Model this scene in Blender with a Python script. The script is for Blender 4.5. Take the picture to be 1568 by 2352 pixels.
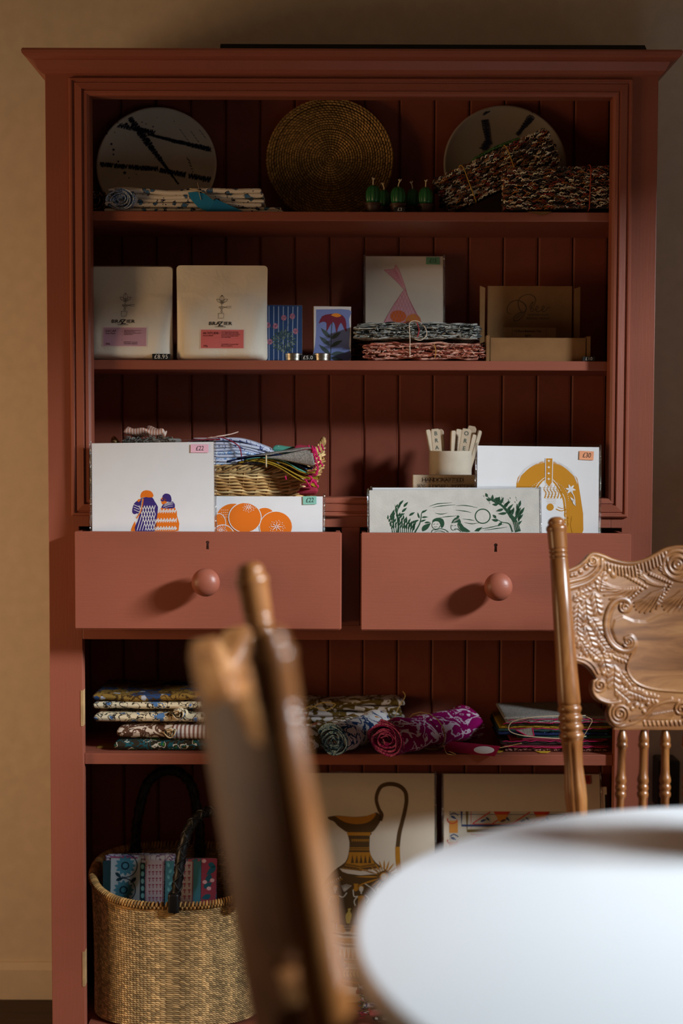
import bpy, bmesh, math, random
import numpy as np
from math import sin, cos, pi, radians, sqrt, atan2
from mathutils import Vector, Matrix, Euler
from mathutils.geometry import tessellate_polygon

for o in list(bpy.data.objects): bpy.data.objects.remove(o)
S = bpy.context.scene
COL = S.collection
random.seed(7)

# ------------------------------------------------------------------ camera
PITCH, ROLL, CAMH, DIST = radians(3.0), radians(0.17), 1.158, 2.6
FPX = 50.0/36.0*2352.0
cam_d = bpy.data.cameras.new('camera'); cam = bpy.data.objects.new('camera', cam_d); COL.objects.link(cam)
cam_d.sensor_fit = 'VERTICAL'; cam_d.sensor_height = 36; cam_d.sensor_width = 24; cam_d.lens = 50
cam.matrix_world = Matrix.Translation((0, -DIST, CAMH)) @ Euler((pi/2-PITCH, 0, 0)).to_matrix().to_4x4() @ Matrix.Rotation(ROLL, 4, 'Z')
cam_d.dof.use_dof = True; cam_d.dof.focus_distance = 2.56; cam_d.dof.aperture_fstop = 2.0
cam_d.clip_start = 0.05
S.camera = cam

def P(px, py, Y):
    """photo pixel -> point on the vertical plane y = Y"""
    x = (px-784)/FPX; y = -(py-1176)/FPX
    c, s = cos(ROLL), sin(ROLL)
    x, y = c*x-s*y, s*x+c*y
    r = Vector((x, cos(PITCH)+y*sin(PITCH), -sin(PITCH)+y*cos(PITCH)))
    t = (Y+DIST)/r.y
    return Vector((r.x*t, Y, CAMH+r.z*t))
def PX(px, py, Y): return P(px, py, Y).x
def PZ(px, py, Y): return P(px, py, Y).z

# ------------------------------------------------------------------ light
W = bpy.data.worlds.new('room_air'); S.world = W; W.use_nodes = True
W.node_tree.nodes['Background'].inputs[0].default_value = (1.0, 0.62, 0.32, 1)
W.node_tree.nodes['Background'].inputs[1].default_value = 0.06
def area(name, loc, target, sx, sy, power, color, spread=180):
    d = bpy.data.lights.new(name, 'AREA'); d.shape = 'RECTANGLE'; d.size = sx; d.size_y = sy
    d.energy = power; d.color = color; d.spread = radians(spread)
    o = bpy.data.objects.new(name, d); COL.objects.link(o); o.location = loc
    o.rotation_euler = (Vector(target)-Vector(loc)).to_track_quat('-Z', 'Y').to_euler()
    return o
area('sky_outside_window', (3.3, -1.73, 2.46), (1.0, -1.33, 1.55), 1.5, 0.34, 515, (0.88, 0.95, 1.0), 180)
area('lamplight_far_room', (-2.3, -1.1, 0.90), (-0.85, 0.27, 0.90), 0.8, 0.8, 10, (1.0, 0.62, 0.31), 120)
S.view_settings.view_transform = 'Standard'; S.view_settings.look = 'None'
S.view_settings.exposure = 0.0; S.view_settings.gamma = 1.0; S.view_settings.use_curve_mapping = False

# ------------------------------------------------------------------ materials
def lin(c):
    return tuple(((v/255)/12.92 if v/255 <= .04045 else ((v/255+.055)/1.055)**2.4) for v in c[:3])+(1,)
MATS = {}
class NT:
    """tiny node helper"""
    def __init__(s, name, rough=.5, spec=.5, metal=0.0):
        m = bpy.data.materials.new(name); m.use_nodes = True; s.m = m; s.t = m.node_tree
        s.b = s.t.nodes['Principled BSDF']; s.b.inputs['Roughness'].default_value = rough
        s.b.inputs['Specular IOR Level'].default_value = spec; s.b.inputs['Metallic'].default_value = metal
        MATS[name] = m; s.co = None
    def n(s, typ, **kw):
        nd = s.t.nodes.new(typ)
        for k, v in kw.items():
            if k.startswith('i_'): nd.inputs[k[2:].replace('_', ' ')].default_value = v
            else: setattr(nd, k, v)
        return nd
    def l(s, a, b): s.t.links.new(a, b)
    def coord(s, scale=(1, 1, 1), rot=(0, 0, 0), src='Object'):
        tc = s.n('ShaderNodeTexCoord'); mp = s.n('ShaderNodeMapping')
        mp.inputs['Scale'].default_value = scale; mp.inputs['Rotation'].default_value = rot
        s.l(tc.outputs[src], mp.inputs['Vector']); return mp.outputs['Vector']
    def ramp(s, fac, stops, interp='LINEAR'):
        r = s.n('ShaderNodeValToRGB'); cr = r.color_ramp; cr.interpolation = interp
        while len(cr.elements) > 1: cr.elements.remove(cr.elements[-1])
        cr.elements[0].position = stops[0][0]; cr.elements[0].color = stops[0][1]
        for p, c in stops[1:]:
            e = cr.elements.new(p); e.color = c
        s.l(fac, r.inputs['Fac']); return r.outputs['Color']
    def noise(s, vec, scale, detail=4, rough=.5, dist=0.0):
        nd = s.n('ShaderNodeTexNoise'); nd.inputs['Scale'].default_value = scale; nd.inputs['Detail'].default_value = detail
        nd.inputs['Roughness'].default_value = rough; nd.inputs['Distortion'].default_value = dist
        s.l(vec, nd.inputs['Vector']); return nd.outputs['Fac']
    def mix(s, fac, a, b, blend='MIX'):
        m = s.n('ShaderNodeMix'); m.data_type = 'RGBA'; m.blend_type = blend
        for sock, v in ((m.inputs[0], fac), (m.inputs[6], a), (m.inputs[7], b)):
            if isinstance(v, (int, float)): sock.default_value = v
            elif isinstance(v, tuple): sock.default_value = v
            else: s.l(v, sock)
        return m.outputs[2]
    def color(s, c):
        if isinstance(c, tuple): s.b.inputs['Base Color'].default_value = c
        else: s.l(c, s.b.inputs['Base Color'])
        return s
    def bump(s, h, strength=.3, dist=.001):
        b = s.n('ShaderNodeBump'); b.inputs['Strength'].default_value = strength; b.inputs['Distance'].default_value = dist
        s.l(h, b.inputs['Height']); s.l(b.outputs['Normal'], s.b.inputs['Normal']); return s

def plain(name, c, rough=.5, spec=.5, metal=0.0, var=.12, bscale=250, bump=.15):
    t = NT(name, rough, spec, metal); v = t.coord()
    n1 = t.noise(v, 35, 5); base = lin(c)
    dk = tuple(x*(1-var) for x in base[:3])+(1,); lt = tuple(min(1, x*(1+var)) for x in base[:3])+(1,)
    t.color(t.ramp(n1, [(.3, dk), (.7, lt)]))
    if bump: t.bump(t.noise(v, bscale, 3), bump, .0006)
    return t.m

def paint_mat():
    t = NT('terracotta_paint', .42, .45); v = t.coord()
    base = lin((150, 84, 65))
    n1 = t.noise(v, 6, 5)
    t.color(t.ramp(n1, [(.3, tuple(x*.93 for x in base[:3])+(1,)), (.7, tuple(x*1.06 for x in base[:3])+(1,))]))
    vs = t.coord((14, 14, 260)); g = t.noise(vs, 1.0, 4, .6)
    n3 = t.noise(v, 420, 2)
    ad = t.n('ShaderNodeMath', operation='MULTIPLY_ADD'); t.l(n3, ad.inputs[0]); ad.inputs[1].default_value = .35; t.l(g, ad.inputs[2])
    t.bump(ad.outputs[0], .32, .0008); return t.m
PAINT = paint_mat()
def paint_v():
    t = NT('terracotta_paint_upright', .42, .45); v = t.coord()
    base = lin((150, 84, 65)); n1 = t.noise(v, 6, 5)
    t.color(t.ramp(n1, [(.3, tuple(x*.93 for x in base[:3])+(1,)), (.7, tuple(x*1.06 for x in base[:3])+(1,))]))
    vs = t.coord((260, 14, 14)); g = t.noise(vs, 1.0, 4, .6); n3 = t.noise(v, 420, 2)
    ad = t.n('ShaderNodeMath', operation='MULTIPLY_ADD'); t.l(n3, ad.inputs[0]); ad.inputs[1].default_value = .35; t.l(g, ad.inputs[2])
    t.bump(ad.outputs[0], .32, .0008); return t.m
PAINTV = paint_v()
def oak_mat(name, a, b, c, rough):
    t = NT(name, rough, .5)
    v = t.coord((26, 26, 3.0)); n1 = t.noise(v, 1.2, 6, .6, .8)
    v2 = t.coord((3, 3, 3)); n2 = t.noise(v2, 3, 3)
    col = t.ramp(n1, [(.28, lin(a)), (.5, lin(b)), (.72, lin(c))])
    col = t.mix(t.ramp(n2, [(.3, (0, 0, 0, 1)), (.75, (.5, .5, .5, 1))]), col, lin(a))
    t.color(col); v3 = t.coord((220, 220, 14)); t.bump(t.noise(v3, 1, 3), .12, .0005); return t.m
OAK = oak_mat('varnished_oak', (86, 48, 20), (134, 84, 42), (162, 112, 64), .28)
def oak_panel():
    t = NT('varnished_oak_across', .34, .45)
    v = t.coord((3.0, 26, 30)); n1 = t.noise(v, 1.2, 6, .6, 1.2)
    v2 = t.coord((3, 3, 3)); n2 = t.noise(v2, 3, 3)
    col = t.ramp(n1, [(.28, lin((84, 50, 24))), (.5, lin((130, 84, 46))), (.72, lin((162, 116, 70)))])
    col = t.mix(t.ramp(n2, [(.3, (0, 0, 0, 1)), (.75, (.4, .4, .4, 1))]), col, lin((88, 54, 28)))
    t.color(col); return t.m
OAKP = oak_panel()
WALLM = plain('wall_emulsion', (214, 200, 182), .85, .2, var=.05, bscale=180, bump=.12)
SKIRT = plain('skirting_emulsion', (216, 202, 184), .6, .3, var=.03, bump=.05)
def floor_mat():
    t = NT('dark_floorboard', .5, .4); v = t.coord((3, 40, 3)); n = t.noise(v, 2, 6, .6)
    t.color(t.ramp(n, [(.3, lin((34, 22, 14))), (.7, lin((66, 46, 30)))])); t.bump(n, .3, .001); return t.m
FLOORM = floor_mat()
CEIL = plain('ceiling_white', (190, 178, 160), .9, .2, bump=.05)
def table_mat():
    t = NT('white_laminate', .3, .5); v = t.coord()
    n = t.noise(v, 1.5, 2); t.color(t.ramp(n, [(.3, lin((206, 212, 217))), (.7, lin((212, 217, 221)))])); return t.m
TABLE = table_mat()

# ------------------------------------------------------------------ mesh builder
class MB:
    def __init__(s): s.v = []; s.f = []; s.c = None
    def add(s, vs, fs, col=None):
        o = len(s.v); s.v += [tuple(p) for p in vs]; s.f += [tuple(i+o for i in f) for f in fs]
        if col is not None:
            if s.c is None: s.c = []
            s.c += [col]*len(vs)
        return s
    def box(s, x0, x1, y0, y1, z0, z1):
        return s.add([(x0,y0,z0),(x1,y0,z0),(x1,y1,z0),(x0,y1,z0),(x0,y0,z1),(x1,y0,z1),(x1,y1,z1),(x0,y1,z1)],
                     [(0,3,2,1),(4,5,6,7),(0,1,5,4),(1,2,6,5),(2,3,7,6),(3,0,4,7)])
    def lathe(s, prof, n=24, M=None, flute=None):
        """prof: (r, z) list, bottom to top"""
        vs = []; fs = []; m = len(prof)
        for (r, z) in prof:
            for k in range(n):
                a = 2*pi*k/n; rr = r*(flute(a, z) if flute else 1)
                vs.append(Vector((rr*cos(a), rr*sin(a), z)))
        for i in range(m-1):
            for k in range(n):
                fs.append((i*n+k, i*n+(k+1) % n, (i+1)*n+(k+1) % n, (i+1)*n+k))
        fs.append(tuple(range(n))[::-1]); fs.append(tuple((m-1)*n+k for k in range(n)))
        if M is not None: vs = [M @ p for p in vs]
        return s.add(vs, fs)
    def tube(s, pts, r, n=8, closed=False, col=None, flat=None):
        """r: number or list; flat: (normal vector, thickness ratio) squashes section"""
        pts = [Vector(p) for p in pts]; m = len(pts); vs = []; fs = []
        up = Vector((0, 0, 1)); prev = None
        for i in range(m):
            a = pts[i-1] if (i > 0 or closed) else pts[i]; b = pts[(i+1) % m] if (i < m-1 or closed) else pts[i]
            t = (b-a); t = t.normalized() if t.length > 1e-9 else Vector((1, 0, 0))
            if prev is None:
                u = t.cross(up)
                if u.length < .05: u = t.cross(Vector((0, 1, 0)))
            else: u = prev-t*prev.dot(t)
            u.normalize(); prev = u; w = t.cross(u)
            rr = r[i] if hasattr(r, '__len__') else r
            for k in range(n):
                q = 2*pi*k/n; vs.append(pts[i]+u*(cos(q)*rr)+w*(sin(q)*rr))
        for i in range(m if closed else m-1):
            j = (i+1) % m
            for k in range(n): fs.append((i*n+k, i*n+(k+1) % n, j*n+(k+1) % n, j*n+k))
        if not closed: fs.append(tuple(range(n))[::-1]); fs.append(tuple((m-1)*n+k for k in range(n)))
        return s.add(vs, fs, col)
    def prism(s, poly, y0, y1, cap=True):
        """poly in (x,z), extruded y0..y1 (y0 nearer the camera)"""
        n = len(poly); vs = [(x, y0, z) for x, z in poly]+[(x, y1, z) for x, z in poly]; fs = []
        tri = tessellate_polygon([[Vector((x, z, 0)) for x, z in poly]])
        ar = sum(poly[i][0]*poly[(i+1) % n][1]-poly[(i+1) % n][0]*poly[i][1] for i in range(n))
        for t in tri:
            a, b, c = [Vector((poly[i][0], poly[i][1])) for i in t]
            ccw = (b-a).x*(c-a).y-(b-a).y*(c-a).x > 0
            t = t if ccw else t[::-1]
            fs.append(tuple(t)); fs.append(tuple(i+n for i in t[::-1]))
        for i in range(n):
            j = (i+1) % n
            fs.append((i, n+i, n+j, j) if ar > 0 else (i, j, n+j, n+i))
        return s.add(vs, fs)
    def loz(s, c, d, w, nrm, col=None, taper=.35):
        """a stitch: pillow along d (half vector) with half width vector w, raised along nrm"""
        c = Vector(c); d = Vector(d); w = Vector(w); nrm = Vector(nrm)
        vs = [c-d*1.0-w*taper, c-d*1.0+w*taper, c-d*.4+w, c+d*.4+w, c+d+w*taper, c+d-w*taper, c+d*.4-w, c-d*.4-w,
              c-d*.45+nrm, c+d*.45+nrm]
        fs = [(8,0,1,),(8,1,2),(8,2,3,9),(9,3,4),(9,4,5),(9,5,6),(9,6,7,8),(8,7,0)]
        return s.add(vs, fs, col)
    def build(s, name, mat, parent=None, smooth=False, bevel=0.0, seg=2, auto=None, loc=None):
        me = bpy.data.meshes.new(name); me.from_pydata(s.v, [], s.f); me.validate()
        if s.c:
            a = me.color_attributes.new('Col', 'FLOAT_COLOR', 'POINT')
            a.data.foreach_set('color', np.array([(*c[:3], 1.0) for c in s.c], dtype=np.float32).ravel())
        o = bpy.data.objects.new(name, me); COL.objects.link(o)
        for m in (mat if isinstance(mat, (list, tuple)) else [mat]): me.materials.append(m)
        if bevel:
            bm = bmesh.new(); bm.from_mesh(me)
            es = [e for e in bm.edges if len(e.link_faces) == 2 and e.calc_face_angle(0) > .6]
            bmesh.ops.bevel(bm, geom=es, offset=bevel, segments=seg, profile=.6, affect='EDGES', clamp_overlap=True)
            bm.to_mesh(me); bm.free()
        if smooth or auto:
            me.polygons.foreach_set('use_smooth', [True]*len(me.polygons))
            if auto: me.set_sharp_from_angle(angle=radians(auto))
        if parent: o.parent = parent
        if loc is not None: o.location = loc
        return o
def empty(name, loc, rot=(0, 0, 0)):
    o = bpy.data.objects.new(name, None); COL.objects.link(o); o.location = loc; o.rotation_euler = rot
    o.empty_display_size = .05; return o
def tag(o, label=None, cat=None, group=None, kind=None):
    if label: o['label'] = label
    if cat: o['category'] = cat
    if group: o['group'] = group
    if kind: o['kind'] = kind
    return o
def copy_tree(o, parent=None):
    c = o.copy(); COL.objects.link(c); c.parent = parent
    for ch in list(o.children): copy_tree(ch, c)
    return c
def catmull(pts, n=8):
    pts = [Vector(p) for p in pts]; out = []
    q = [pts[0]*2-pts[1]]+pts+[pts[-1]*2-pts[-2]]
    for i in range(1, len(q)-2):
        p0, p1, p2, p3 = q[i-1:i+3]
        for k in range(n):
            t = k/n; out.append(.5*((2*p1)+(p2-p0)*t+(2*p0-5*p1+4*p2-p3)*t*t+(3*p1-p0-3*p2+p3)*t**3))
    out.append(pts[-1]); return out

# ------------------------------------------------------------------ the room
WALLY = 0.29
wb = MB().box(-3.2, 1.6, WALLY, WALLY+.1, 0, 2.5).build('wall_back', WALLM); tag(wb, kind='structure')
fl = MB().box(-3.2, 1.72, -4.2, WALLY+.1, -.06, 0).build('floor', FLOORM); tag(fl, kind='structure')
cl = MB().box(-3.2, 1.72, -4.2, WALLY+.1, 2.5, 2.56).build('ceiling', CEIL); tag(cl, kind='structure')
m = MB(); x0, x1 = 1.60, 1.72
m.box(x0, x1, -4.2, -1.92, 0, 2.5); m.box(x0, x1, -.82, WALLY+.1, 0, 2.5); m.box(x0, x1, -1.92, -.82, 0, .80); m.box(x0, x1, -1.92, -.82, 1.95, 2.5)
wr = m.build('wall_right', WALLM); tag(wr, kind='structure')
m = MB()
for (ya, yb, za, zb) in ((-1.92, -1.88, .80, 1.95), (-.86, -.82, .80, 1.95), (-1.88, -.86, .80, .84), (-1.88, -.86, 1.91, 1.95), (-1.38, -1.36, .84, 1.91)): m.box(1.67, 1.71, ya, yb, za, zb)
wn = m.build('window_1', plain('window_paint', (225, 222, 214), .4)); tag(wn, kind='structure')
zsk = PZ(50, 2215, WALLY-.018)
bb = MB().prism([(0, 0)]*0 or [(WALLY-.018, 0), (WALLY-.018, zsk-.012), (WALLY-.006, zsk), (WALLY, zsk), (WALLY, 0)], -3.2, 1.6)
bb.v = [(y, x, z) for (x, y, z) in bb.v]; bb.f = [f[::-1] for f in bb.f]
bb = bb.build('baseboard_back', SKIRT); tag(bb, kind='structure')
# ------------------------------------------------------------------ the dresser
XL, XR = PX(108, 800, 0), PX(1503, 800, 0)
ZTOP = PZ(784, 135, 0); YB = 0.24
UX0, UX1 = PX(201, 500, 0), PX(1411, 500, 0)           # upper opening
UZ0, UZ1 = PZ(784, 1150, 0), PZ(784, 215, 0)
MX0, MX1 = PX(160, 500, 0), PX(1449, 500, 0); MZ0, MZ1 = PZ(784, 1187, 0), PZ(784, 181, 0)
DZ0, DZ1 = PZ(784, 1436, 0), PZ(784, 1211, 0)          # drawer openings
DXL0, DXL1 = PX(182, 1300, 0), PX(784, 1300, 0); DXR0, DXR1 = PX(826, 1300, 0), PX(1426, 1300, 0)
LX0, LX1 = PX(191, 1700, 0), PX(1411, 1700, 0)         # lower opening
LZ1 = PZ(784, 1470, 0); LZ0 = PZ(784, 2370, 0)
RT = .024                                              # frame thickness
dresser = empty('dresser', ((XL+XR)/2, .12, 0))
tag(dresser, 'tall terracotta painted wooden dresser with open shelves and two pulled-out drawers', 'dresser')
OFF = -Vector(dresser.location)
def dpart(mb, name, mat=PAINT, bevel=.0012, parent=None, smooth=False, auto=None):
    p = parent or dresser
    o = mb.build(name, mat, p, bevel=bevel, smooth=smooth, auto=auto)
    if p == dresser: o.location = OFF
    return o
dpart(MB().prism([(XL, 0), (LX0, 0), (LX0, DZ0), (DXL0, DZ0), (DXL0, DZ1), (UX0, DZ1), (UX0, ZTOP), (XL, ZTOP)], 0, RT), 'stile', PAINTV)
dpart(MB().prism([(XR, 0), (XR, ZTOP), (UX1, ZTOP), (UX1, DZ1), (DXR1, DZ1), (DXR1, DZ0), (LX1, DZ0), (LX1, 0)], 0, RT), 'stile', PAINTV)
dpart(MB().box(UX0, UX1, 0, RT, UZ1, ZTOP), 'top_rail'); dpart(MB().box(UX0, UX1, 0, RT, DZ1, UZ0), 'middle_rail')
dpart(MB().box(LX0, LX1, 0, RT, LZ1, DZ0), 'drawer_rail'); dpart(MB().box(DXL1, DXR0, 0, RT, DZ0, DZ1), 'drawer_divider', PAINTV)
dpart(MB().box(LX0, LX1, 0, RT, 0, LZ0-.012), 'plinth')
dpart(MB().box(XL, XL+.02, RT, YB+.02, 0, ZTOP), 'side_panel', PAINTV); dpart(MB().box(XR-.02, XR, RT, YB+.02, 0, ZTOP), 'side_panel', PAINTV)
dpart(MB().box(XL-.012, XR+.012, -.01, YB+.02, ZTOP, ZTOP+.012), 'top_board')
# cornice: swept profile along left, front, right
CT = PZ(784, 111, -.035); pr = [(0, ZTOP-.03), (.004, ZTOP-.028), (.010, ZTOP-.022), (.017, ZTOP-.008), (.024, CT-.016), (.030, CT-.013), (.034, CT-.009), (.035, CT-.004), (.033, CT), (0, CT)]
m = MB(); cor = []
for (a, z) in pr: cor.append([(XL-a, YB+.02, z), (XL-a, -a, z), (XR+a, -a, z), (XR+a, YB+.02, z)])
n = len(pr)
vs = [p for row in cor for p in row]; fs = []
for i in range(n-1):
    for k in range(3): fs.append((i*4+k, i*4+k+1, (i+1)*4+k+1, (i+1)*4+k))
for k in range(3): fs.append(((n-1)*4+k, (n-1)*4+k+1, k+1, k))
dpart(m.add(vs, fs), 'cornice', bevel=0)
# picture-frame moulding around the upper opening: four mitred lengths
def mould(side):
    w = (MX1-MX0-(UX1-UX0))/4+(MZ1-MZ0-(UZ1-UZ0))/4
    # profile: (t 0..1 from outer to inner, height proud)
    prof = [(0, 0), (.02, .007), (.08, .009), (.17, .009), (.20, .0055), (.25, .0045), (.30, .007), (.62, .0085), (.66, .004), (.70, .0035), (.73, .006), (.86, .0055), (.97, .003), (1, 0), (1, -RT)]
    c0 = {'l': [(MX0, MZ0), (MX0, MZ1)], 'r': [(MX1, MZ1), (MX1, MZ0)], 't': [(MX0, MZ1), (MX1, MZ1)], 'b': [(MX1, MZ0), (MX0, MZ0)]}[side]
    c1 = {'l': [(UX0, UZ0), (UX0, UZ1)], 'r': [(UX1, UZ1), (UX1, UZ0)], 't': [(UX0, UZ1), (UX1, UZ1)], 'b': [(UX1, UZ0), (UX0, UZ0)]}[side]
    ins = .006
    ctr = ((UX0+UX1)/2, (UZ0+UZ1)/2)
    vs = []
    for (t, h) in prof:
        for k in range(2):
            x = c0[k][0]*(1-t)+c1[k][0]*t; z = c0[k][1]*(1-t)+c1[k][1]*t
            x += ins*t*(1 if x < ctr[0] else -1); z += ins*t*(1 if z < ctr[1] else -1)
            vs.append((x, -h, z))
    fs = [(i*2, i*2+1, i*2+3, i*2+2) for i in range(len(prof)-1)]
    dpart(MB().add(vs, fs), 'moulding', PAINT if side in 'tb' else PAINTV, bevel=0)
for sd in 'lrtb': mould(sd)
BOARD = plain('shaded_board_paint', (128, 66, 48), .5, .35, var=.06, bscale=160, bump=.12)  # frame paint darkened: the shade inside the dresser is put into the boards' colour
# back boards, tongue and groove, two sections
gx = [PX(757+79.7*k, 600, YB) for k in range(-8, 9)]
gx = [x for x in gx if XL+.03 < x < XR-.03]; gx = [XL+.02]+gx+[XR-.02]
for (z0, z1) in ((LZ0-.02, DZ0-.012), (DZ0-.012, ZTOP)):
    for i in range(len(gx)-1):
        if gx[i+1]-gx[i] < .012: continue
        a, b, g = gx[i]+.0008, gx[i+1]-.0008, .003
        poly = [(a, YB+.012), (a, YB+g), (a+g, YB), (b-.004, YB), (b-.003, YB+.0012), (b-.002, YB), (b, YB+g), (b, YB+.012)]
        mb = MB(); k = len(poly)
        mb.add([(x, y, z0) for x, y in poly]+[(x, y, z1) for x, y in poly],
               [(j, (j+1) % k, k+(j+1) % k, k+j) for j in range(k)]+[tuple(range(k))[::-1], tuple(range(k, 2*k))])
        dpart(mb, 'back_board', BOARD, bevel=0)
dpart(MB().box(XL+.02, XR-.02, YB+.0125, YB+.016, LZ0-.02, ZTOP), 'back_panel', bevel=0)
# shelves
def shelf(py0, py1, Y, x0=None, x1=None):
    z1 = PZ(784, py0, Y); z0 = PZ(784, py1, Y)
    dpart(MB().box(XL+.02, XR-.02, Y, YB-.0005, z0, z1), 'shelf', bevel=.002); return z1
SH1 = shelf(486, 508, RT+.004); SH2 = shelf(828, 850, RT+.004)
SH3 = PZ(784, 1150, .03); dpart(MB().box(XL+.02, XR-.02, RT+.001, YB-.0005, SH3-.018, SH3), 'shelf')
SH4 = shelf(1732, 1758, RT*.2) if False else None
Y4 = .012; SH4 = PZ(784, 1732, Y4); z0 = PZ(784, 1757, Y4)
dpart(MB().box(LX0+.0, LX1-.0, Y4, RT, z0, SH4).box(XL+.02, XR-.02, RT, YB-.0005, z0, SH4), 'shelf', bevel=.0015)
SH5 = LZ0
for (ya, yb) in ((-.004, .08), (.0815, .165), (.1665, YB)):
    dpart(MB().box(LX0 if ya < 0 else XL+.02, LX1 if ya < 0 else XR-.02, ya, yb, SH5-.018, SH5), 'floor_board', bevel=.001)
# shelf battens on the side panels
for z in (SH1-.018, SH2-.018):
    for xa, xb in ((XL+.02, XL+.036), (XR-.036, XR-.02)):
        dpart(MB().box(xa, xb, .05, YB-.001, z-.034, z), 'shelf_batten')
# bare-wood hinge recesses where the doors were
BARE = plain('bare_wood', (172, 138, 96), .7, .2, var=.25, bump=.4)
for (pa, pb) in ((1586, 1668), (2186, 2266)):
    za, zb = PZ(186, pa, 0), PZ(186, pb, 0); x = LX0
    dpart(MB().box(x-.0042, x+.0005, -.0009, RT*.8, zb, za), 'hinge_recess', BARE, bevel=.0004)
# drawers
YD = -.08
def drawer(x0, x1, px0, px1, pyt, pyb, kx, ky, hx, hy, pull):
    Yf = -pull
    fx0, fx1 = PX(px0, 1330, Yf), PX(px1, 1330, Yf); zt, zb = PZ((px0+px1)/2, pyt, Yf), PZ((px0+px1)/2, pyb, Yf)
    # the keyhole is cut right through the front
    hc = P(hx, hy, Yf); r = .0033
    hole = [(hc.x+r*cos(a), hc.z+.0045+r*sin(a)) for a in [radians(q) for q in range(-50, 231, 20)]]+[(hc.x-.0026, hc.z-.0075), (hc.x+.0026, hc.z-.0075)]
    m = MB(); T = .019; outer = [(fx0, zb), (fx1, zb), (fx1, zt), (fx0, zt)]
    tri = tessellate_polygon([[Vector((x, z, 0)) for x, z in outer], [Vector((x, z, 0)) for x, z in hole[::-1]]])
    pts = outer+hole[::-1]; N = len(pts); vs = [(x, Yf, z) for x, z in pts]+[(x, Yf+T, z) for x, z in pts]; fs = []
    for t in tri:
        a, b, c = [Vector(pts[i]) for i in t]
        if (b-a).x*(c-a).y-(b-a).y*(c-a).x < 0: t = t[::-1]
        fs.append(tuple(t)); fs.append(tuple(i+N for i in t[::-1]))
    for i in range(4): j = (i+1) % 4; fs.append((i, N+i, N+j, j))
    h = len(hole)
    for i in range(h): a, b = 4+i, 4+(i+1) % h; fs.append((a, N+a, N+b, b))
    d = dpart(m.add(vs, fs), 'drawer', bevel=0)
    me = d.data; bm = bmesh.new(); bm.from_mesh(me)
    es = [e for e in bm.edges if len(e.link_faces) == 2 and e.calc_face_angle(0) > .6 and max(abs(v.co.x-hc.x) for v in e.verts) > .05]
    bmesh.ops.bevel(bm, geom=es, offset=.002, segments=3, affect='EDGES'); bm.to_mesh(me); bm.free()
    ix0, ix1 = x0+.003, x1-.003; zz = zb+.006
    WD = PAINT
    dpart(MB().box(ix0, ix0+.008, Yf+T, .15, zb+.004, zt-.001), 'drawer_side', WD, parent=d)
    dpart(MB().box(ix1-.008, ix1, Yf+T, .15, zb+.004, zt-.001), 'drawer_side', WD, parent=d)
    dpart(MB().box(ix0+.008, ix1-.008, .138, .15, zb+.004, zt-.02), 'drawer_back', WD, parent=d)
    dpart(MB().box(ix0+.008, ix1-.008, Yf+T, .138, zz, zz+.006), 'drawer_bottom', PAINT, parent=d)
    kc = P(kx, ky, Yf-.03)
    prof = [(.013, 0), (.0125, .004), (.0095, .010), (.0095, .014), (.014, .018), (.021, .023), (.0242, .030), (.0250, .037), (.0236, .045), (.019, .0515), (.012, .0555), (.005, .057), (0.0005, .0573)]
    k = MB().lathe(prof, 40, Matrix.Translation((kc.x, Yf, kc.z)) @ Matrix.Rotation(pi/2, 4, 'X'))
    dpart(k, 'knob', PAINT, bevel=0, parent=d, smooth=True)
    return zz+.006, Yf+T
DRL = drawer(DXL0, DXL1, 170, 784.5, 1222, 1446, 473, 1337, 476.5, 1252, .072)
DRR = drawer(DXR0, DXR1, 828, 1449, 1225, 1449, 1143, 1347, 1138, 1258, .078)
# black panel on top
z = CT if CT > ZTOP+.012 else ZTOP+.012
bx0, bx1 = PX(510, 108, .05), PX(1475, 108, .05)
tag(MB().prism([(bx0, z+.0005), (bx1, z+.0005), (bx1-.006, z+.014), (bx0+.001, z+.014)], .0, .2).build('flat_panel', plain('matt_black', (14, 13, 12), .6), bevel=.001),
    'thin flat black panel lying on top of the dresser cornice', 'panel')
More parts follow.
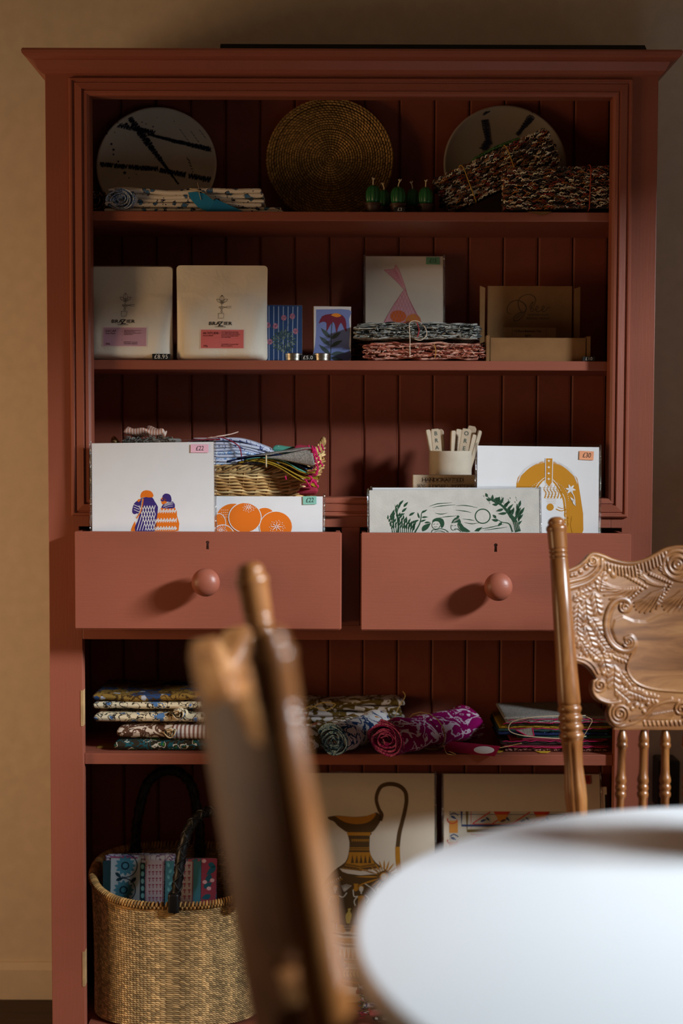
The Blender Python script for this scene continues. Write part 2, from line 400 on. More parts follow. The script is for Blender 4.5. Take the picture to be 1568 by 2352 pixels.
# ------------------------------------------------------------------ press-back chairs
CK = .738e-3; CCX = 1634.0; CTOP = 1178.0
def relief_panel():
    g = .0009; PXG = g/CK
    top = [(1298,1299),(1320,1290),(1340,1275),(1352,1262),(1366,1257),(1385,1261),(1410,1270),(1440,1276),(1465,1275),(1490,1268),(1515,1255),(1535,1244),(1555,1239),(1575,1237),(1600,1240),(1620,1246),(1634,1249)]
    bot = [(1634,1664),(1425,1663),(1408,1658),(1396,1648),(1390,1635),(1390,1620),(1394,1609),(1375,1601),(1362,1593),(1354,1580),(1352,1565),(1356,1552),(1366,1547),(1360,1539),(1350,1527),(1335,1516),(1312,1510)]
    def sm(p): return [(q.x, q.y) for q in catmull([Vector((a, b, 0)) for a, b in p], 5)]
    poly = np.array(sm(top)+sm(bot))
    xs = np.arange(1290, CCX+.01, PXG); ys = np.arange(1230, 1670, PXG)
    xs = CCX-(np.arange(len(xs))[::-1])*PXG
    X, Y = np.meshgrid(xs, ys); sh = X.shape
    def dist_poly(pl, closed=False, win=None):
        d = np.full(sh, 1e9); tt = np.zeros(sh); n = len(pl); acc = 0
        for i in range(n if closed else n-1):
            a = pl[i]; b = pl[(i+1) % n]; ab = b-a; L = ab@ab+1e-9
            if win is None: sl = (slice(None), slice(None))
            else:
                x0, x1 = min(a[0], b[0])-win, max(a[0], b[0])+win; y0, y1 = min(a[1], b[1])-win, max(a[1], b[1])+win
                i0, i1 = np.searchsorted(xs, [x0, x1]); j0, j1 = np.searchsorted(ys, [y0, y1])
                if i0 == i1 or j0 == j1: acc += sqrt(L); continue
                sl = (slice(j0, j1), slice(i0, i1))
            t = np.clip(((X[sl]-a[0])*ab[0]+(Y[sl]-a[1])*ab[1])/L, 0, 1)
            e = np.hypot(X[sl]-a[0]-t*ab[0], Y[sl]-a[1]-t*ab[1])
            u = e < d[sl]; dd = d[sl]; dd[u] = e[u]; d[sl] = dd
            ttt = tt[sl]; ttt[u] = acc+(t*sqrt(L))[u]; tt[sl] = ttt; acc += sqrt(L)
        return d, tt
    # inside test + signed distance
    ins = np.zeros(sh, bool); n = len(poly)
    for i in range(n):
        a, b = poly[i], poly[(i+1) % n]
        if a[1] == b[1]: continue
        c = ((Y < max(a[1], b[1])) & (Y >= min(a[1], b[1])))
        ins ^= c & (X < a[0]+(Y-a[1])*(b[0]-a[0])/(b[1]-a[1]))
    ins |= (X > CCX-PXG*1.5) & (Y > 1250.5) & (Y < 1663)
    d = np.minimum(np.minimum(dist_poly(np.array(sm(top)))[0], dist_poly(np.array(sm(bot)))[0]), dist_poly(np.array([bot[-1], top[0]], float))[0]); sd = np.where(ins, d, -d)
    H = np.zeros(sh)
    def ridge(pl, w, h, taper=0):
        pl = np.array(pl, float)
        if len(pl) > 2: pl = np.array([(q.x, q.y) for q in catmull([Vector((a, b, 0)) for a, b in pl], 5)])
        dd, tt = dist_poly(pl, win=w*1.3); Lt = sum(np.hypot(*(pl[i+1]-pl[i])) for i in range(len(pl)-1))
        ww = w*(1-taper*np.clip(tt/Lt, 0, 1))
        v = h*np.sqrt(np.clip(1-(dd/ww)**2, 0, 1)); H[:] = np.maximum(H, v)
    def groove(pl, w, h):
        pl = np.array(pl, float)
        if len(pl) > 2: pl = np.array([(q.x, q.y) for q in catmull([Vector((a, b, 0)) for a, b in pl], 5)])
        dd, _ = dist_poly(pl, win=w*1.3); H[:] = H-h*np.clip(1-(dd/w)**2, 0, 1)
    def spiral(cx, cy, r0, r1, a0, turns, w, h):
        N = int(22*turns); ridge([(cx+(r0+(r1-r0)*k/N)*cos(a0+2*pi*turns*k/N), cy+(r0+(r1-r0)*k/N)*sin(a0+2*pi*turns*k/N)) for k in range(N+1)], w, h)
    def bead(cx, cy, r, h): ridge([(cx-.3, cy), (cx+.3, cy)], r, h)
    def leaf(cx, cy, L, wd, ang, h=2.4):
        wd *= 1.1; a = radians(ang); ca, sa = cos(a), sin(a)
        for k in range(4):
            t = -0.40+.24*k; ww = wd*(1-(abs(t+.05)*1.5)**2)
            for sgn in (-1, 1):
                ex, ey = (t+.10)*L, sgn*ww*.85
                ridge([(cx+(t-.05)*L*ca, cy+(t-.05)*L*sa), (cx+ex*ca-ey*sa, cy+ex*sa+ey*ca)], wd*.44, h)
        ridge([(cx-L*.46*ca, cy-L*.46*sa), (cx+L*.5*ca, cy+L*.5*sa)], wd*.3, h*.9, .5)
        groove([(cx-L*.5*ca, cy-L*.5*sa), (cx+L*.5*ca, cy+L*.5*sa)], 2.0, 1.3)
    # plain centre field slightly sunk in the rest
    fld = np.array([(1432,1404),(1460,1415),(1490,1416),(1530,1396),(1568,1381),(1640,1370),(1640,1580),(1568,1578),(1500,1573),(1462,1560),(1440,1535),(1440,1512),(1458,1488),(1462,1470),(1440,1480),(1415,1462),(1405,1435),(1412,1412)])
    inf = np.zeros(sh, bool)
    for i in range(len(fld)):
        a, b = fld[i], fld[(i+1) % len(fld)]
        if a[1] == b[1]: continue
        c = ((Y < max(a[1], b[1])) & (Y >= min(a[1], b[1]))); inf ^= c & (X < a[0]+(Y-a[1])*(b[0]-a[0])/(b[1]-a[1]))
    base = np.where(inf, 2.2, .6)
    for _ in range(5): base = (base+np.roll(base, 1, 0)+np.roll(base, -1, 0)+np.roll(base, 1, 1)+np.roll(base, -1, 1))/5
    base[:, -6:] = base[:, -7:-6]; base[:, :6] = base[:, 6:7]; H += base
    # rims
    ridge([(a, b+4) for a, b in top], 6.5, 3.6)
    ridge([(1318,1505),(1338,1512),(1353,1524),(1363,1540)], 3.2, 3.6); ridge([(1316,1498),(1341,1504),(1359,1517),(1370,1535)], 3.2, 3.4)
    # ear
    spiral(1361, 1278, 3, 12, 0, 1.4, 3.2, 3.6)
    ridge([(1374,1275),(1372,1292),(1360,1306),(1340,1318),(1304,1328)], 5, 3.4); ridge([(1384,1275),(1382,1296),(1366,1315),(1344,1330),(1306,1342)], 5.5, 3.0)
    for (x, y, r) in ((1309,1313,5.5),(1318,1311,5.5),(1331,1304,6),(1345,1294,6.5),(1352,1284,4)): bead(x, y, r, 3.2)
    # dentil ribs below the crest
    for k in range(19):
        t = k/18; x = 1390+t*150; y = 1290+12*sin(pi*min(1, t*1.25))*(1 if t < .8 else 1)-max(0, t-.45)*42
        L = 7+7*t; ridge([(x-2*t, y-L), (x+1, y), (x+4*t, y+L)], 3.0+1.2*t, 3.2)
    for r, w in ((9, 4), (20, 5), (33, 5)): ridge([(1566+r*cos(a/20*2*pi), 1283+r*sin(a/20*2*pi)) for a in range(21)], w, 3.5)
    bead(1566, 1283, 6, 3.5)
    # feathered sprays
    def spray(tip, ang, n, L, spread, w=3.2):
        for k in range(n):
            t = k/(n-1); a = radians(ang+spread*(t-.5)); l = L*(.75+.25*sin(pi*t)); bx, by = tip[0]-6*(t*n)*cos(radians(ang)), tip[1]-6*(t*n)*sin(radians(ang))*.3
            ridge([(bx, by), (bx-l*.5*cos(a)-3*sin(a), by-l*.5*sin(a)+3*cos(a)), (bx-l*cos(a), by-l*sin(a))], w, 2.9, .3)
    spray((1472,1339), -10, 8, 66, 66); spray((1535,1333), 28, 5, 62, 34); spray((1532,1340), -48, 7, 66, 40); spray((1600,1335), -50, 7, 70, 40); spray((1590,1322), 26, 5, 60, 30)
    for (p, q, k, r0, r1) in (((1442,1310),(1490,1337),8,5,3.2),((1500,1306),(1550,1327),9,4.5,3.2),((1478,1343),(1444,1368),6,3.6,6),((1546,1334),(1517,1375),7,3.6,6.5)):
        for i in range(k): t = i/(k-1); bead(p[0]+(q[0]-p[0])*t, p[1]+(q[1]-p[1])*t, r0+(r1-r0)*t, 3.3)
    # C scroll
    cpath = [(1436,1390),(1444,1388),(1450,1376),(1440,1366),(1424,1366),(1406,1378),(1394,1402),(1390,1430),(1396,1456),(1410,1474),(1430,1484),(1450,1482),(1460,1468),(1452,1452),(1438,1455)]
    ridge(cpath, 7.5, 4.4); spiral(1437, 1384, 2, 12, .5, 1.5, 3.4, 4.4); spiral(1443, 1463, 2, 12, -.5, 1.5, 3.4, 4.4)
    groove([(1424,1372),(1412,1384),(1403,1405),(1400,1430),(1406,1452),(1418,1468),(1432,1477)], 2.4, 1.6)
    ridge([(1462,1476),(1444,1506),(1441,1530),(1460,1556),(1500,1571),(1568,1577),(1640,1579)], 3.2, 3.6)
    # oak leaves and acorns
    for (x, y, L, w, a) in ((1380,1325,44,11,-80),(1345,1340,40,9,-25),(1330,1360,40,9,-30),(1368,1378,50,12,80),(1343,1393,50,12,85),(1322,1400,44,10,95),(1370,1432,46,12,60),(1350,1455,50,13,70),(1325,1455,46,10,80),(1380,1468,40,10,50),(1405,1490,44,9,10),(1425,1500,36,8,20),(1387,1515,46,12,75),(1407,1545,50,14,95),(1440,1550,44,12,50),(1430,1585,46,13,40),(1465,1583,40,11,20),(1495,1592,38,9,10),(1340,1480,36,9,60),(1362,1492,34,9,40),(1320,1430,40,9,90)): leaf(x, y, L, w, a)
    for (x, y, r) in ((1401,1300,7),(1411,1309,8),(1363,1503,6),(1384,1488,6),(1400,1522,6),(1383,1535,6),(1450,1615,6),(1460,1608,7),(1472,1612,6),(1488,1605,6),(1441,1603,6),(1478,1622,5),(1352,1420,5),(1335,1425,5),(1310,1480,5),(1328,1495,5)): bead(x, y, r, 3)
    # foot scrolls
    spiral(1373, 1562, 3, 17, -.3, 1.7, 4, 4); ridge([(1358,1560),(1358,1578),(1372,1594),(1396,1602),(1420,1600)], 5, 3.8)
    spiral(1420, 1627, 4, 26, .2, 2.6, 4, 4.2); ridge([(1398,1640),(1412,1653),(1432,1654),(1470,1640),(1500,1612),(1530,1600),(1560,1598)], 4.5, 3.4)
    ridge([(1446,1642),(1480,1630),(1510,1606),(1545,1592)], 3, 3)
    spiral(1566, 1617, 3, 18, 2.5, 1.8, 4, 3.8)
    for k in range(15): x = 1478+k*10.5; ridge([(x, 1645), (x+2, 1653)], 3, 2.6)
    for k in range(12): x = 1500+k*5; ridge([(x-14, 1640), (x, 1628-k*.8)], 1.8, 2.2)
    H *= np.clip(sd/3.0, 0.15, 1)
    # mirror
    Hm = np.concatenate([H, H[:, -2::-1]], 1); Im = np.concatenate([ins, ins[:, -2::-1]], 1); Sm = np.concatenate([sd, sd[:, -2::-1]], 1)
    Xm = np.concatenate([X, 2*CCX-X[:, -2::-1]], 1); Ym = np.concatenate([Y, Y[:, -2::-1]], 1)
    h, w = Im.shape
    q = Im[:-1, :-1] & Im[1:, :-1] & Im[:-1, 1:] & Im[1:, 1:]
    use = np.zeros((h, w), bool); use[:-1, :-1] |= q; use[1:, :-1] |= q; use[:-1, 1:] |= q; use[1:, 1:] |= q
    cnt = np.zeros((h, w), int); cnt[:-1, :-1] += q; cnt[1:, :-1] += q; cnt[:-1, 1:] += q; cnt[1:, 1:] += q
    bnd = use & (cnt < 4)
    gy, gxx = np.gradient(Sm); gl = np.hypot(gxx, gy)+1e-6
    Xs = np.where(bnd & (Sm < 3), Xm-Sm*gxx/gl*.95, Xm); Ys = np.where(bnd & (Sm < 3), Ym-Sm*gy/gl*.95, Ym)
    idx = -np.ones((h, w), int); idx[use] = np.arange(use.sum())
    U = (Xs-CCX)*CK; V = (CTOP-Ys)*CK
    bow = BOW*(1-(U/.265)**2)
    front = np.stack([U, bow-.010-Hm*.00085, V], -1)[use]
    back = np.stack([U, bow+.010, V], -1)[use]
    N = len(front); jj, ii = np.nonzero(q)
    a, b, c, dd = idx[jj, ii], idx[jj, ii+1], idx[jj+1, ii+1], idx[jj+1, ii]
    F = np.stack([a, dd, c, b], 1)
    sf = 4
    edges = {}
    for f in F[:0]: pass
    E = np.concatenate([np.stack([F[:, k], F[:, (k+1) % 4]], 1) for k in range(4)])
    key = np.sort(E, 1); kk = key[:, 0].astype(np.int64)*N+key[:, 1]
    un, inv, ct = np.unique(kk, return_inverse=True, return_counts=True)
    be = E[ct[inv] == 1]
    side = np.stack([be[:, 1], be[:, 0], be[:, 0]+N, be[:, 1]+N], 1)
    allF = np.concatenate([F, F[:, ::-1]+N, side]); allV = np.concatenate([front, back])
    me = bpy.data.meshes.new('carved_panel'); me.vertices.add(len(allV)); me.vertices.foreach_set('co', allV.astype(np.float32).ravel())
    me.loops.add(allF.size); me.loops.foreach_set('vertex_index', allF.astype(np.int32).ravel())
    me.polygons.add(len(allF)); me.polygons.foreach_set('loop_start', np.arange(0, allF.size, 4, dtype=np.int32))
    me.update(calc_edges=True); me.validate()
    me.polygons.foreach_set('use_smooth', [True]*len(me.polygons)); me.set_sharp_from_angle(angle=radians(55))
    me.materials.append(OAKP); return me
BOW = .058
SEATZ = .455; LEAN = radians(9.5); POSTL = .575
def chair(name, SEATZ):
    root = empty(name, (0, 0, 0))
    back = empty('tmp', (0, 0, 0))
    # back frame axes: origin at post tops' centre line; v up along lean
    top = Vector((0, POSTL*sin(LEAN), SEATZ+POSTL*cos(LEAN)))
    MBk = Matrix.Translation(top) @ Matrix.Rotation(-LEAN, 4, 'X')
    k = CK
    prof = []
    def w(py, wpx): prof.append((wpx/2*k, (CTOP-py)*k))
    for py, wd in ((1178,1),(1178.5,14),(1180,24),(1184,34),(1189,38.5),(1193,39),(1195,36),(1197,40),(1200,46),(1204,48.5),(1208,48),(1212,45.5),(1216,44.5),(1250,43),(1252,42.5),(1253.5,39),(1255,42),(1258,43),(1261,42),(1262.5,39),(1264,39),(1266,42),(1269,43),(1272,41),(1273.5,38.5),(1276,41.5),(1400,45),(1500,47.5),(1560,50),(1600,51.5),(1605,50),(1607,47.5)):
        w(py, wd)
    for c in (1616, 1636.5, 1657, 1676.5):
        for dy, wd in ((-8.5,46),(-6.5,50),(-3,53),(0,54),(3,53),(6.5,50),(8.5,46.5)): w(c+dy, wd+(c-1616)*.03)
    for py, wd in ((1690,49),(1700,46),(1720,43),(1745,42),(1765,45),(1790,49),(1815,50),(1840,47),(1870,44),(1900,42),(1930,44),(1945,48),(1957,48)): w(py, wd)
    prof = prof[::-1]
    zfl = (CTOP-1686)*k
    def flute(a, z):
        if z > zfl or z < (CTOP-1900)*k: return 1
        f = min(1, (zfl-z)/.012); return 1-.22*f*(abs(cos(a*3.5/1.0*1.0))**8)
    for s in (-1, 1):
        ax = math.atan2(.033, POSTL)
        M = MBk @ Matrix.Translation((s*.265, 0, 0)) @ Matrix.Rotation(s*ax, 4, 'Y')
        MB().lathe(prof, 36, M, flute).build('back_post', OAK, root, smooth=True)
    pn = bpy.data.objects.new('carved_panel', PANEL); COL.objects.link(pn); pn.parent = root; pn.matrix_local = MBk
    # spindles under the panel, on the bowed line
    for i in range(-4, 5):
        u = i*.0378
        sp = []
        for py, wd in ((1655,13),(1664,13),(1668,15),(1676,20),(1684,23.5),(1690,24),(1693,21.5),(1695,24),(1699,26),(1703,24.5),(1706,20),(1709,18.5),(1730,18),(1750,18.5),(1765,20),(1772,24),(1777,26),(1783,25.5),(1787,20.5),(1790,24),(1795,26.5),(1800,24.5),(1803,20.5),(1806,25),(1811,26.5),(1816,24),(1820,18.5),(1850,18),(1880,17),(1915,15),(1940,14),(1953,14)):
            sp.append((wd/2*k, (CTOP-py)*k))
        M = MBk @ Matrix.Translation((u*1.02, BOW*(1-(u/.265)**2), 0)) @ Matrix.Rotation(math.atan2(u*.12, .2), 4, 'Y')
        # pivot splay about panel foot
        M = MBk @ Matrix.Translation((u, BOW*(1-(u/.265)**2), (CTOP-1664)*k)) @ Matrix.Rotation(-u*.35, 4, 'Y') @ Matrix.Translation((0, 0, -(CTOP-1664)*k))
        MB().lathe(sp[::-1], 20, M).build('spindle', OAK, root, smooth=True)
    # seat: rounded saddle slab
    out = []
    for t in range(48):
        a = 2*pi*t/48; e = 2.6
        x = .245*abs(cos(a))**(2/e)*(1 if cos(a) > 0 else -1); y = .2*abs(sin(a))**(2/e)*(1 if sin(a) > 0 else -1)
        x *= 1-.06*(y/.2); out.append((x, y-.135))
    out = [(x, y if y < 0 else y*1.0) for x, y in out]
    m = MB(); n = len(out); rings = [(.93, SEATZ-.040), (.985, SEATZ-.034), (1, SEATZ-.020), (.985, SEATZ-.006), (.95, SEATZ-.001), (.7, SEATZ-.004), (.35, SEATZ-.008)]
    vs = [(x*s, (y+.135)*s-.135, z) for s, z in rings for x, y in out]; fs = []
    for i in range(len(rings)-1):
        for q in range(n): fs.append((i*n+q, i*n+(q+1) % n, (i+1)*n+(q+1) % n, (i+1)*n+q))
    fs.append(tuple(range(n))[::-1]); fs.append(tuple((len(rings)-1)*n+q for q in range(n)))
    m.add(vs, fs).build('seat', OAK, root, smooth=True)
    leg = [(.011, 0), (.014, .02), (.019, .12), (.016, .15), (.021, .165), (.021, .19), (.017, .205), (.021, .25), (.022, .30), (.017, .33), (.021, .345), (.021, .36), (.018, .375), (.015, SEATZ-.038)]
    feet = []
    for sx, sy in ((-1, -1), (1, -1), (-1, 1), (1, 1)):
        t = Vector((sx*.17, -.27 if sy < 0 else 0.0, SEATZ-.036)); b = Vector((sx*.225, -.33 if sy < 0 else .075, 0))
        d = t-b; M = Matrix.Translation(b) @ d.to_track_quat('Z', 'X').to_matrix().to_4x4()
        f = d.length/(SEATZ-.036); MB().lathe([(r, z*f) for r, z in leg[:-1]]+[(.015, d.length)], 20, M).build('leg', OAK, root, smooth=True); feet.append((b, t))
    def at(i, h): b, t = feet[i]; return b+(t-b)*(h/(SEATZ-.036))
    for (i, j, h) in ((0, 1, .22), (0, 1, .14), (2, 3, .2), (0, 2, .12), (0, 2, .19), (1, 3, .12), (1, 3, .19)):
        a, b = at(i, h), at(j, h); pts = [a.lerp(b, q/8) for q in range(9)]
        MB().tube(pts, [.007, .008, .0095, .011, .0115, .011, .0095, .008, .007], 14).build('stretcher', OAK, root, smooth=True)
    bpy.data.objects.remove(back)
    return root
PANEL = relief_panel()
SR, YR = .932, -.355
ch = chair('dining_chair', .542)
tag(ch, 'carved oak dining chair facing the white table at the right edge', 'chair', 'carved oak chairs around the white table')
# right chair: left post top sits at pixel (1275,1178)
pt = P(1276, 1182, YR)
topw = pt.z
ch.scale = (SR, SR, SR)
ch.location = (pt.x+.265*SR, YR-POSTL*sin(LEAN)*SR, 0)
print('chair top', topw, (.542+POSTL*cos(LEAN))*SR)
ch2 = chair('dining_chair', SEATZ); tag(ch2, 'blurred carved oak dining chair seen edge-on in the left foreground', 'chair', 'carved oak chairs around the white table')
# far post top at (570,1295), turned to face +x (the table)
fp = P(571, 1297, -1.06)
npt = P(608, 1470, -1.59)
# chair facing +x: local -y -> world +x  => rotate +90deg about z; local +x -> world +y
ang = pi/2 + math.atan2(-(fp.x-npt.x), fp.y-npt.y)*1.0
mid = (fp+npt)/2
R = Matrix.Rotation(ang, 4, 'Z'); lt = R @ Vector((0, POSTL*sin(LEAN), 0))
ch2.rotation_euler = (0, 0, ang); ch2.location = (mid.x-lt.x, mid.y-lt.y, 0)

# ------------------------------------------------------------------ table
TX, TY, TR, TZ = .428, -1.451, .42, .75
tb = empty('cafe_table', (TX, TY, 0)); tag(tb, 'round white laminate cafe table in the right foreground', 'table')
pf = [(.05, TZ-.026), (TR-.012, TZ-.026), (TR-.004, TZ-.024), (TR-.0008, TZ-.019), (TR, TZ-.013), (TR-.0008, TZ-.006), (TR-.004, TZ-.0012), (TR-.009, TZ), (.02, TZ)]
MB().lathe(pf, 160).build('table_top', TABLE, tb, smooth=True, auto=50)
IRON = plain('black_iron', (24, 23, 22), .5)
MB().lathe([(.03, .03), (.028, .05), (.028, TZ-.05), (.09, TZ-.045), (.12, TZ-.027)], 28).build('pedestal', IRON, tb, smooth=True, auto=40)
for q in range(4):
    a = pi/2*q; pts = [Vector((r*cos(a), r*sin(a), z)) for r, z in ((.02, .05), (.10, .042), (.2, .028), (.245, .016))]
    MB().tube(pts, [.022, .019, .015, .012], 12).build('foot', IRON, tb, smooth=True)
# ------------------------------------------------------------------ device with LED on the wall beside the dresser
dv = P(1531, 1792, .25)
d = MB().box(-.022, .022, -.03, .03, -.055, .045).build('plug_adapter', plain('black_plastic', (16, 16, 18), .35), bevel=.006, seg=3)
d.location = (dv.x, .258, dv.z); tag(d, 'black plug-in adapter with green light on the wall behind the chair', 'adapter')
g = NT('green_led', .3); g.b.inputs['Emission Color'].default_value = (.05, 1, .15, 1); g.b.inputs['Emission Strength'].default_value = 6
lp = P(1527.5, 1837, .228)
MB().lathe([(.0001, 0), (.0022, .0004), (.0026, .0012), (.0026, .003)], 12, Matrix.Rotation(pi/2, 4, 'X') @ Matrix.Rotation(pi, 4, 'Y')).build('indicator_light', g.m, d, smooth=True, loc=(lp.x-d.location.x, .2275-.258, lp.z-d.location.z))

# ------------------------------------------------------------------ unseen jug, added just right of the frame to throw a shadow across the table
jg = empty('added_shadow_jug', (.47, -1.20, TZ+.0003)); jg.scale = (.86, .86, .9); tag(jg, 'unseen brown jug added right of view to cast a shadow on the white table', 'jug')
JM = plain('brown_stoneware', (96, 66, 44), .45, .4)
MB().lathe([(.045, 0), (.055, .004), (.075, .05), (.080, .10), (.070, .15), (.048, .19), (.045, .215), (.052, .235), (.048, .236), (.040, .21), (.040, .19), (.001, .03)], 48).build('jug_body', JM, jg, smooth=True, auto=50)
MB().tube(catmull([(.045, .0, .215), (.085, 0, .215), (.10, 0, .17), (.095, 0, .12), (.074, 0, .09)], 8), .008, 10).build('jug_handle', JM, jg, smooth=True)
# ------------------------------------------------------------------ printed sheets: helpers
def ink_mat(name, rough):
    t = NT(name, rough, .3); a = t.n('ShaderNodeVertexColor'); a.layer_name = 'Col'
    t.color(a.outputs['Color']); return t.m
INK = ink_mat('printed_ink', .6); RAG = ink_mat('rag_strands', .9)
def clear_plastic():
    m = bpy.data.materials.new('clear_sleeve'); m.use_nodes = True; t = m.node_tree; t.nodes.clear()
    out = t.nodes.new('ShaderNodeOutputMaterial'); mx = t.nodes.new('ShaderNodeMixShader')
    tr = t.nodes.new('ShaderNodeBsdfTransparent'); tr.inputs[0].default_value = (.97, .97, .97, 1)
    gl = t.nodes.new('ShaderNodeBsdfGlossy'); gl.inputs['Roughness'].default_value = .08
    fr = t.nodes.new('ShaderNodeLayerWeight'); pw = t.nodes.new('ShaderNodeMath'); pw.operation = 'POWER'; pw.inputs[1].default_value = 4; ma = t.nodes.new('ShaderNodeMath'); ma.operation = 'MULTIPLY_ADD'; ma.inputs[1].default_value = .55; ma.inputs[2].default_value = .035
    tc = t.nodes.new('ShaderNodeTexCoord'); nz = t.nodes.new('ShaderNodeTexNoise'); nz.inputs['Scale'].default_value = 26
    bp = t.nodes.new('ShaderNodeBump'); bp.inputs['Strength'].default_value = .35; bp.inputs['Distance'].default_value = .002
    t.links.new(tc.outputs['Object'], nz.inputs['Vector']); t.links.new(nz.outputs['Fac'], bp.inputs['Height'])
    t.links.new(bp.outputs[0], gl.inputs['Normal']); t.links.new(bp.outputs[0], fr.inputs['Normal'])
    t.links.new(fr.outputs['Facing'], pw.inputs[0]); t.links.new(pw.outputs[0], ma.inputs[0]); t.links.new(ma.outputs[0], mx.inputs[0]); t.links.new(tr.outputs[0], mx.inputs[1]); t.links.new(gl.outputs[0], mx.inputs[2]); t.links.new(mx.outputs[0], out.inputs[0])
    return m
CLEAR = clear_plastic()
SEAM = CLEAR.copy(); SEAM.name = 'sleeve_seam'
for nd in SEAM.node_tree.nodes:
    if nd.type == 'MATH' and nd.operation == 'MULTIPLY_ADD': nd.inputs[2].default_value = .22
    if nd.type == 'BUMP': nd.inputs['Strength'].default_value = 1.0; nd.inputs['Distance'].default_value = .01
    if nd.type == 'TEX_NOISE': nd.inputs['Scale'].default_value = 160
    if nd.type == 'BSDF_TRANSPARENT': nd.inputs[0].default_value = (.90, .89, .88, 1)
PAPER = plain('white_paper', (236, 237, 240), .75, .2, var=.015, bscale=600, bump=.05)
HANDMADE = plain('handmade_paper', (205, 203, 196), .9, .15, var=.08, bscale=300, bump=.5)
CREAMP = plain('cream_paper', (226, 214, 196), .75, .2, var=.02, bump=.05)
BLACKTAG = plain('black_tag', (15, 15, 16), .5); TAGWHITE = plain('tag_white', (225, 225, 220), .6, bump=0)
BLACKINK = plain('black_ink', (22, 20, 20), .6, .3, bump=0)
MATS_FLAT = {}
def flat(c, rough=.65):
    k = (tuple(c), rough)
    if k not in MATS_FLAT: MATS_FLAT[k] = plain('colour_%d_%d_%d' % tuple(c), c, rough, .3, var=.05, bump=.06)
    return MATS_FLAT[k]

def text(s, size, mat, parent, x, y, z, rot=0.0, align='CENTER', bold=0.0, spacing=1.0, sx=1.0, name='lettering', shear=0.0, line=1.0, depth=.0001, conf=None):
    cu = bpy.data.curves.new('t', 'FONT'); cu.body = s; cu.size = size; cu.align_x = align; cu.align_y = 'CENTER'
    cu.offset = bold*size; cu.space_character = spacing; cu.shear = shear; cu.space_line = line; cu.extrude = depth/2; cu.resolution_u = 3
    ob = bpy.data.objects.new('t', cu); COL.objects.link(ob)
    dg = bpy.context.evaluated_depsgraph_get(); me = bpy.data.meshes.new_from_object(ob.evaluated_get(dg)); bpy.data.objects.remove(ob)
    if conf:
        for v in me.vertices: v.co.z -= conf(x+v.co.x*sx, z+v.co.y)-conf(x, z)
    me.name = name; me.materials.clear(); me.materials.append(mat)
    o = bpy.data.objects.new(name, me); COL.objects.link(o); o.parent = parent
    o.location = (x, y, z); o.rotation_euler = Euler((pi/2, 0, 0)); o.rotation_euler = (Matrix.Rotation(-rot, 4, 'Y') @ Matrix.Rotation(pi/2, 4, 'X')).to_euler()
    o.scale = (sx, 1, 1); return o

